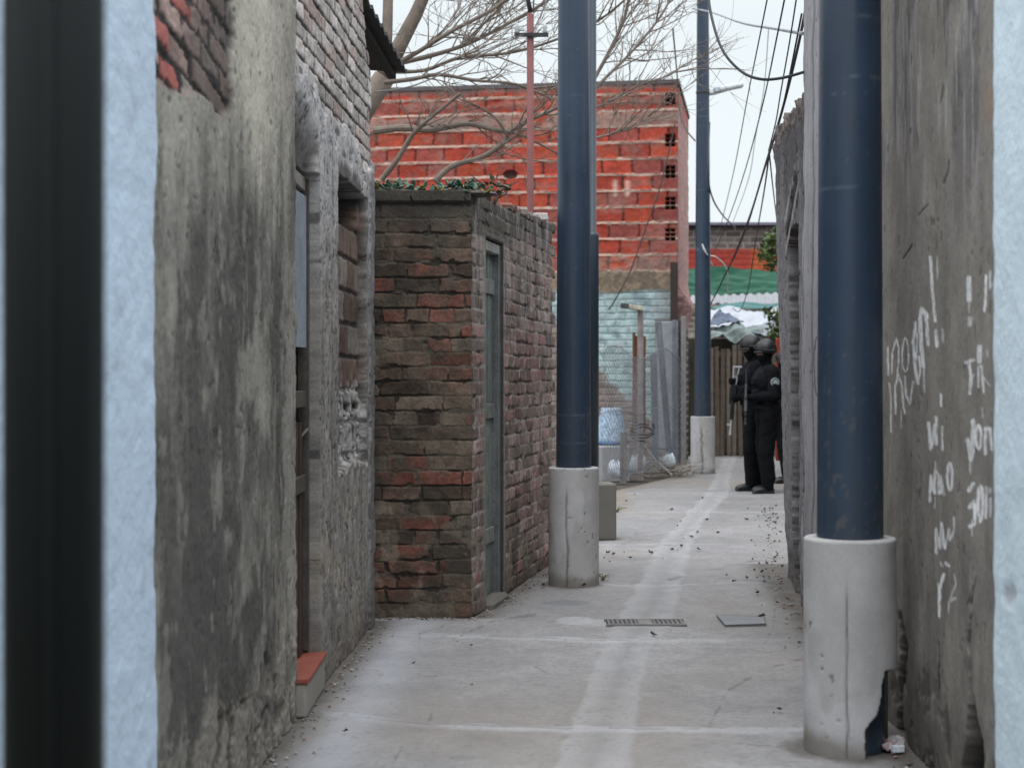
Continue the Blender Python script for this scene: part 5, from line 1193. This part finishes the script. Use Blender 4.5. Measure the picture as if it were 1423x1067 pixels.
# ================================================================== people
def remesh(mb, vox, smooth_it=4, disp=0.0, dscale=9.0):
    me = mb.mesh('tmp'); o = bpy.data.objects.new('tmp', me); COL.objects.link(o)
    m = o.modifiers.new('r', 'REMESH'); m.mode = 'VOXEL'; m.voxel_size = vox
    s_ = o.modifiers.new('s', 'SMOOTH'); s_.iterations = smooth_it; s_.factor = .5
    dg = bpy.context.evaluated_depsgraph_get(); e_ = o.evaluated_get(dg); out = bpy.data.meshes.new_from_object(e_)
    bpy.data.objects.remove(o); bpy.data.meshes.remove(me)
    n = len(out.vertices); co = np.empty(n * 3, np.float32); no = np.empty(n * 3, np.float32)
    out.vertices.foreach_get('co', co); out.vertices.foreach_get('normal', no); co = co.reshape(-1, 3); no = no.reshape(-1, 3)
    if disp:
        k = fbm(co[:, 0] * dscale + co[:, 1] * 5, co[:, 2] * dscale * .8 + co[:, 1] * dscale, 7, 3) - .5
        k2 = fbm((co[:, 2] + co[:, 0] * .5) * dscale * 2.2, co[:, 1] * dscale + co[:, 0] * 3, 17, 2) - .5
        body_ = (co[:, 2] < 1.50)
        co = co + no * ((k * 2 + k2 * 1.2) * disp * body_)[:, None]
    return co.astype(np.float64), out
def finish(name, co, me, mat, T_, parent, colfn):
    V = np.array([T_ @ Vector(c) for c in co]); n = len(V)
    me.vertices.foreach_set('co', V.astype(np.float32).ravel())
    a = me.color_attributes.get('Col') or me.color_attributes.new('Col', 'FLOAT_COLOR', 'POINT')
    if a.domain != 'POINT': me.color_attributes.remove(a); a = me.color_attributes.new('Col', 'FLOAT_COLOR', 'POINT')
    c4 = np.ones((n, 4), np.float32); c4[:, :3] = colfn(co); a.data.foreach_set('color', c4.ravel())
    me.polygons.foreach_set('use_smooth', np.ones(len(me.polygons), bool)); me.materials.clear(); me.update(); me.name = name
    return link(name, me, mat, parent)
def cap_(mb, a, b, ra, rb_):
    a, b = Vector(a), Vector(b); mb.ell(a, (ra,) * 3, None, 14, 9); mb.ell(b, (rb_,) * 3, None, 14, 9)
    mb.tube([a, b], [ra, rb_], 14)
def xf(mb, T_):
    mb.v = [tuple(T_ @ Vector(v)) for v in mb.v]; return mb
BLK = np.array((.0055, .006, .0075)); SKIN = np.array((.32, .21, .16))
def person(loc, yaw, label, seed, handL, handR, elbL, elbR, headyaw=0, step=.05, badge=True, scale=1.0, nod=.0):
    r = thing('person', loc, label, 'person', 'helmeted people in black at the corner')
    T_ = Matrix.Translation(loc) @ Matrix.Rotation(yaw, 4, 'Z') @ Matrix.Scale(scale, 4)
    b = MB()      # +x forward, +y the person's left
    hx, kx = 0.0, .02
    for s_, st_ in ((1, step), (-1, -step)):
        cap_(b, (0, .095 * s_, .93), (.025 + st_ * .5, .105 * s_, .50), .118, .092)
        cap_(b, (.025 + st_ * .5, .105 * s_, .50), (-.01 + st_, .11 * s_, .16), .093, .078)
        cap_(b, (-.01 + st_, .11 * s_, .20), (-.01 + st_, .11 * s_, .09), .082, .070)
        b.ell((.0 + st_ * .3, .125 * s_ , .70), (.10, .08, .12))
    b.ell((-.01, 0, .97), (.145, .18, .14)); b.ell((0, 0, 1.10), (.135, .165, .15)); b.ell((.0, 0, 1.26), (.145, .19, .18)); b.ell((-.01, 0, 1.40), (.12, .205, .11))
    cap_(b, (-.01, 0, 1.44), (.01, 0, 1.54), .066, .058)
    for s_, e_, h_ in ((1, elbL, handL), (-1, elbR, handR)):
        b.ell((-.01, .185 * s_, 1.425), (.078, .068, .075))
        cap_(b, (-.01, .20 * s_, 1.42), e_, .076, .062); cap_(b, e_, h_, .060, .042)
        hv = (Vector(h_) - Vector(e_)).normalized()
        b.ell(Vector(h_) + hv * .05, (.045, .03, .05), None, 12, 8)
        sd_ = hv.cross(Vector((0, 0, 1))); sd_ = sd_.normalized() if sd_.length > .1 else Vector((0, 1, 0)); upv = sd_.cross(hv)
        for f_ in range(4):      # four curled fingers and a thumb, gloved
            o = Vector(h_) + hv * .07 + upv * (.03 - .02 * f_); l_ = (.042, .048, .045, .036)[f_]
            p1 = o + hv * l_ * .7 + sd_ * .004; p2 = p1 + (-sd_ * s_ * .8 + hv * .2).normalized() * l_ * .7; p3 = p2 - hv * l_ * .5
            b.tube([o, p1, p2, p3], [.0125, .012, .011, .009], 7)
        o = Vector(h_) + hv * .03 + upv * .03; b.tube([o, o + hv * .03 + upv * .02 - sd_ * s_ * .012, o + hv * .055 + upv * .012 - sd_ * s_ * .03], [.014, .013, .010], 7)
    R = Matrix.Rotation(headyaw, 4, 'Z') @ Matrix.Rotation(nod, 4, 'Y'); hc = Vector((.02, 0, 1.635))
    H = lambda x, y, z: hc + R.to_3x3() @ Vector((x, y, z))
    b.ell(H(0, 0, .02), (.098, .077, .108), R, 20, 14); b.ell(H(.03, 0, -.05), (.068, .058, .072), R, 16, 10)
    b.ell(H(.098, 0, -.012), (.020, .014, .026), R, 10, 8); b.ell(H(.082, 0, -.062), (.02, .03, .014), R, 10, 8)
    for s_ in (1, -1): b.ell(H(-.005, .078 * s_, -.005), (.018, .012, .03), R, 8, 6)
    co, me = remesh(b, .011, 3, .010)
    Ri = R.to_3x3().inverted()
    def colfn(c):
        k = full(c[:, 0], BLK) * (.7 + .6 * fbm(c[:, 0] * 9, c[:, 2] * 9 + c[:, 1] * 7, seed, 3))[:, None]
        q = np.array([Ri @ (Vector(p) - hc) for p in c]); m = (q[:, 0] > .055) & (np.abs(q[:, 2] - .008) < .024) & (np.abs(q[:, 1]) < .062) & (c[:, 2] > 1.5)
        k[m] = SKIN * .75
        eye = m & (np.hypot(np.abs(q[:, 1]) - .032, q[:, 2] - .012) < .011); k[eye] = (.02, .02, .02); return k
    finish('body', co, me, M['cloth'], T_, r, colfn)
    # helmet: shell with a lower ear line, rim, rail, strap
    n, m = 36, 14; vs = []; fs = []; hb = MB()
    for lay, g in ((0, 1.0), (1, .93)):
        for i in range(m + 1):
            for j in range(n):
                a = 2 * math.pi * j / n; low = lerp(1.60, 1.95, .5 - .5 * math.cos(2 * a)) + (.12 if math.cos(a) < -.3 else 0); t = (low) * i / m
                vs.append(H(.135 * g * math.sin(t) * math.cos(a) - .004, .115 * g * math.sin(t) * math.sin(a), .045 + .128 * g * math.cos(t)))
    o_ = (m + 1) * n
    for i in range(m):
        for j in range(n):
            k = (j + 1) % n; fs.append((i * n + j, (i + 1) * n + j, (i + 1) * n + k, i * n + k)); fs.append((o_ + i * n + k, o_ + (i + 1) * n + k, o_ + (i + 1) * n + j, o_ + i * n + j))
    for j in range(n): k = (j + 1) % n; fs.append((m * n + j, o_ + m * n + j, o_ + m * n + k, m * n + k))
    hb.add(vs, fs); xf(hb, T_); hel = hb.build('helmet', M['helmet'], r, True)
    hb = MB()
    for s_ in (1, -1): hb.tube([H(.075, .108 * s_, .045), H(.0, .122 * s_, .035), H(-.075, .105 * s_, .04)], .009, 6, BLK)
    hb.box(H(.132, 0, .075), (.02, .04, .035), R, BLK, .004); xf(hb, T_); hb.build('side_rail', M['iron'], hel)
    hb = MB()
    for s_ in (1, -1): hb.tube([H(.03, .09 * s_, .02), H(.045, .068 * s_, -.06), H(.055, .03 * s_, -.115), H(.058, 0, -.122)], .006, 5, BLK * 1.4)
    xf(hb, T_); hb.build('chin_strap', M['cloth'], hel)
    hb = MB(); hb.tube([H(.075, .088, .012), H(.108, .06, .014), H(.124, .02, .014), H(.124, -.02, .014), H(.108, -.06, .014), H(.075, -.088, .012)], .014, 8, (.02, .022, .026)); xf(hb, T_); hb.build('goggles', M['helmet'], r)
    # vest with collar, pouches
    vb = MB(); vb.ell((.035, 0, 1.30), (.15, .18, .18)); vb.ell((-.055, 0, 1.30), (.14, .18, .19)); vb.ell((.01, 0, 1.14), (.162, .19, .11))
    for y_ in (-.09, 0, .09): vb.box((.165, y_, 1.14), (.06, .075, .14), None, None, .012)
    vb.box((.17, .04, 1.31), (.05, .14, .09), None, None, .012); vb.box((-.18, 0, 1.24), (.10, .26, .30), None, None, .02)
    vb.box((.03, .175, 1.10), (.11, .05, .13), None, None, .012); vb.box((.03, -.175, 1.10), (.11, .05, .13), None, None, .012)
    for s_ in (1, -1): vb.tube([(.09, .1 * s_, 1.36), (.05, .115 * s_, 1.46), (-.03, .115 * s_, 1.49), (-.10, .1 * s_, 1.40)], [.03, .03, .03, .03], 8)
    co, me = remesh(vb, .010, 2, .004, 14); finish('tactical_vest', co, me, M['cloth'], T_, r, lambda c: full(c[:, 0], BLK * 1.7) * (.5 + 1.0 * fbm(c[:, 1] * 14, c[:, 2] * 14, seed + 5, 3))[:, None])
    bb = MB(); bb.lathe((0, 0, 0), [(1, 0), (1.0, .05)], 28); bb.v = [tuple(T_ @ Vector((v[0] * .160 - .005, v[1] * .194, .985 + v[2]))) for v in bb.v]; bb.c = [tuple(BLK * 1.6)] * len(bb.v); bb.build('belt', M['cloth'], r)
    for s_, st_ in ((1, step), (-1, -step)):
        bt = MB(); cap_(bt, (-.02 + st_, .11 * s_, .20), (-.015 + st_, .11 * s_, .07), .058, .052); bt.ell((-.03 + st_, .11 * s_, .045), (.055, .045, .045)); bt.ell((.07 + st_, .115 * s_, .042), (.105, .048, .042)); bt.ell((.13 + st_, .115 * s_, .034), (.055, .044, .034)); bt.box((.05 + st_, .113 * s_, .012), (.26, .085, .024), None, None, .008)
        co, me = remesh(bt, .008, 2); finish('boot', co, me, M['helmet'], T_, r, lambda c: full(c[:, 0], BLK))
    if badge:
        ctr = Vector((-.005, .297, 1.30)); up_ = Vector((0, .10, 1)).normalized(); ri = Vector((1, 0, 0)); no_ = ri.cross(up_) * -1
        pb = MB()
        def pt(a, rad, off): return ctr + ri * math.cos(a) * rad + up_ * math.sin(a) * rad + Vector((0, 1, 0)) * off
        pb.add([pt(2 * math.pi * i / 24, .050, .004) for i in range(24)] + [pt(2 * math.pi * i / 24, .052, -.012) for i in range(24)], [tuple(range(24))[::-1]] + [(i, (i + 1) % 24, (i + 1) % 24 + 24, i + 24) for i in range(24)], A(120, 126, 130))
        for k in range(8):
            a = k * math.pi / 4; pb.add([pt(a - .2, .028, .0065), pt(a + .2, .028, .0065), pt(a + .18, .045, .0065), pt(a - .18, .045, .0065)], [(0, 1, 2, 3)], A(36, 40, 44))
        for k in range(6):
            a = k * math.pi / 3; pb.add([pt(a - .9, .006, .007), pt(a, .022, .0075), pt(a + .9, .006, .007)], [(0, 1, 2)], A(204, 208, 210))
        pb.add([pt(2 * math.pi * i / 10, .007, .008) for i in range(10)], [tuple(range(10))[::-1]], A(50, 54, 60))
        xf(pb, T_); pb.build('shoulder_patch', M['painted'], r)
    return r, T_
def rifle(T_, label, pale=False):
    g = np.array((.010, .011, .013)); p_ = A(150, 152, 156, .8) if pale else g * 2
    r = thing('rifle', T_.translation, label, 'rifle', 'carbines held by the people in black')
    a = MB(); a.box((0, 0, 0), (.22, .035, .055), None, g, .006); a.box((.02, 0, .038), (.20, .02, .02), None, g * 1.6, .003); xf(a, T_); a.build('receiver', M['gun'], r)
    a = MB(); a.box((.20, 0, .004), (.20, .04, .045), None, g * 1.3, .006); xf(a, T_); a.build('handguard', M['gun'], r)
    a = MB(); a.tube([(.28, 0, .006), (.46, 0, .006)], .011, 8, p_); a.tube([(.43, 0, .006), (.48, 0, .006)], .015, 8, p_); a.box((.36, 0, .03), (.02, .012, .05), None, p_); xf(a, T_); a.build('barrel', M['painted'], r)
    a = MB(); a.tube([(-.11, .0, .018), (-.31, 0, .018)], .008, 7, p_); a.tube([(-.11, 0, -.022), (-.31, 0, -.045)], .008, 7, p_); a.tube([(-.31, 0, .03), (-.315, 0, -.075)], .011, 7, p_); a.tube([(-.2, 0, .018), (-.2, 0, -.032)], .006, 6, p_); xf(a, T_); a.build('stock', M['painted'], r)
    a = MB(); a.box((.05, 0, -.095), (.055, .025, .15), Matrix.Rotation(.18, 4, 'Y'), g, .005); xf(a, T_); a.build('magazine', M['gun'], r)
    a = MB(); a.box((-.075, 0, -.07), (.04, .03, .10), Matrix.Rotation(-.35, 4, 'Y'), g, .008); xf(a, T_); a.build('grip', M['gun'], r)
YA = math.radians(188)
gB = G(1066, 685); gA = G(1047, 681); gC = G(1093, 671)
rB, TB = person((gB.x, gB.y, 0), YA, 'front person in black helmet and gear, round white shoulder patch facing the alley', 510, (.21, .06, 1.12), (.20, -.08, 1.20), (.0, .27, 1.15), (.02, -.25, 1.17), .1, .03, True, 1.0, .0)
rA, TA = person((gA.x, gA.y, 0), YA - .05, 'person in black helmet behind the patched one, holding a pale carbine muzzle down', 520, (.18, .06, 1.08), (.20, -.05, 1.24), (.0, .27, 1.14), (.02, -.26, 1.16), .18, .06, False, 1.035, .10)
rC, TC = person((gC.x, gC.y, 0), YA, 'person in black almost wholly hidden behind the ruined wall edge', 530, (.2, .06, 1.05), (.2, -.06, 1.05), (.0, .26, 1.14), (.02, -.26, 1.14), 0, .03, False, .95, 0)
rifle(TA @ Matrix.Translation((.235, .0, 1.12)) @ Matrix.Rotation(math.radians(86), 4, 'Y') @ Matrix.Rotation(math.radians(8), 4, 'X'), 'pale-barrelled carbine held upright muzzle down by the person nearest the picket fence', True)
rifle(TB @ Matrix.Translation((.255, .0, 1.18)) @ Matrix.Rotation(math.radians(72), 4, 'Z') @ Matrix.Rotation(math.radians(52), 4, 'Y'), 'dark carbine slung across the chest of the person with a shoulder patch')
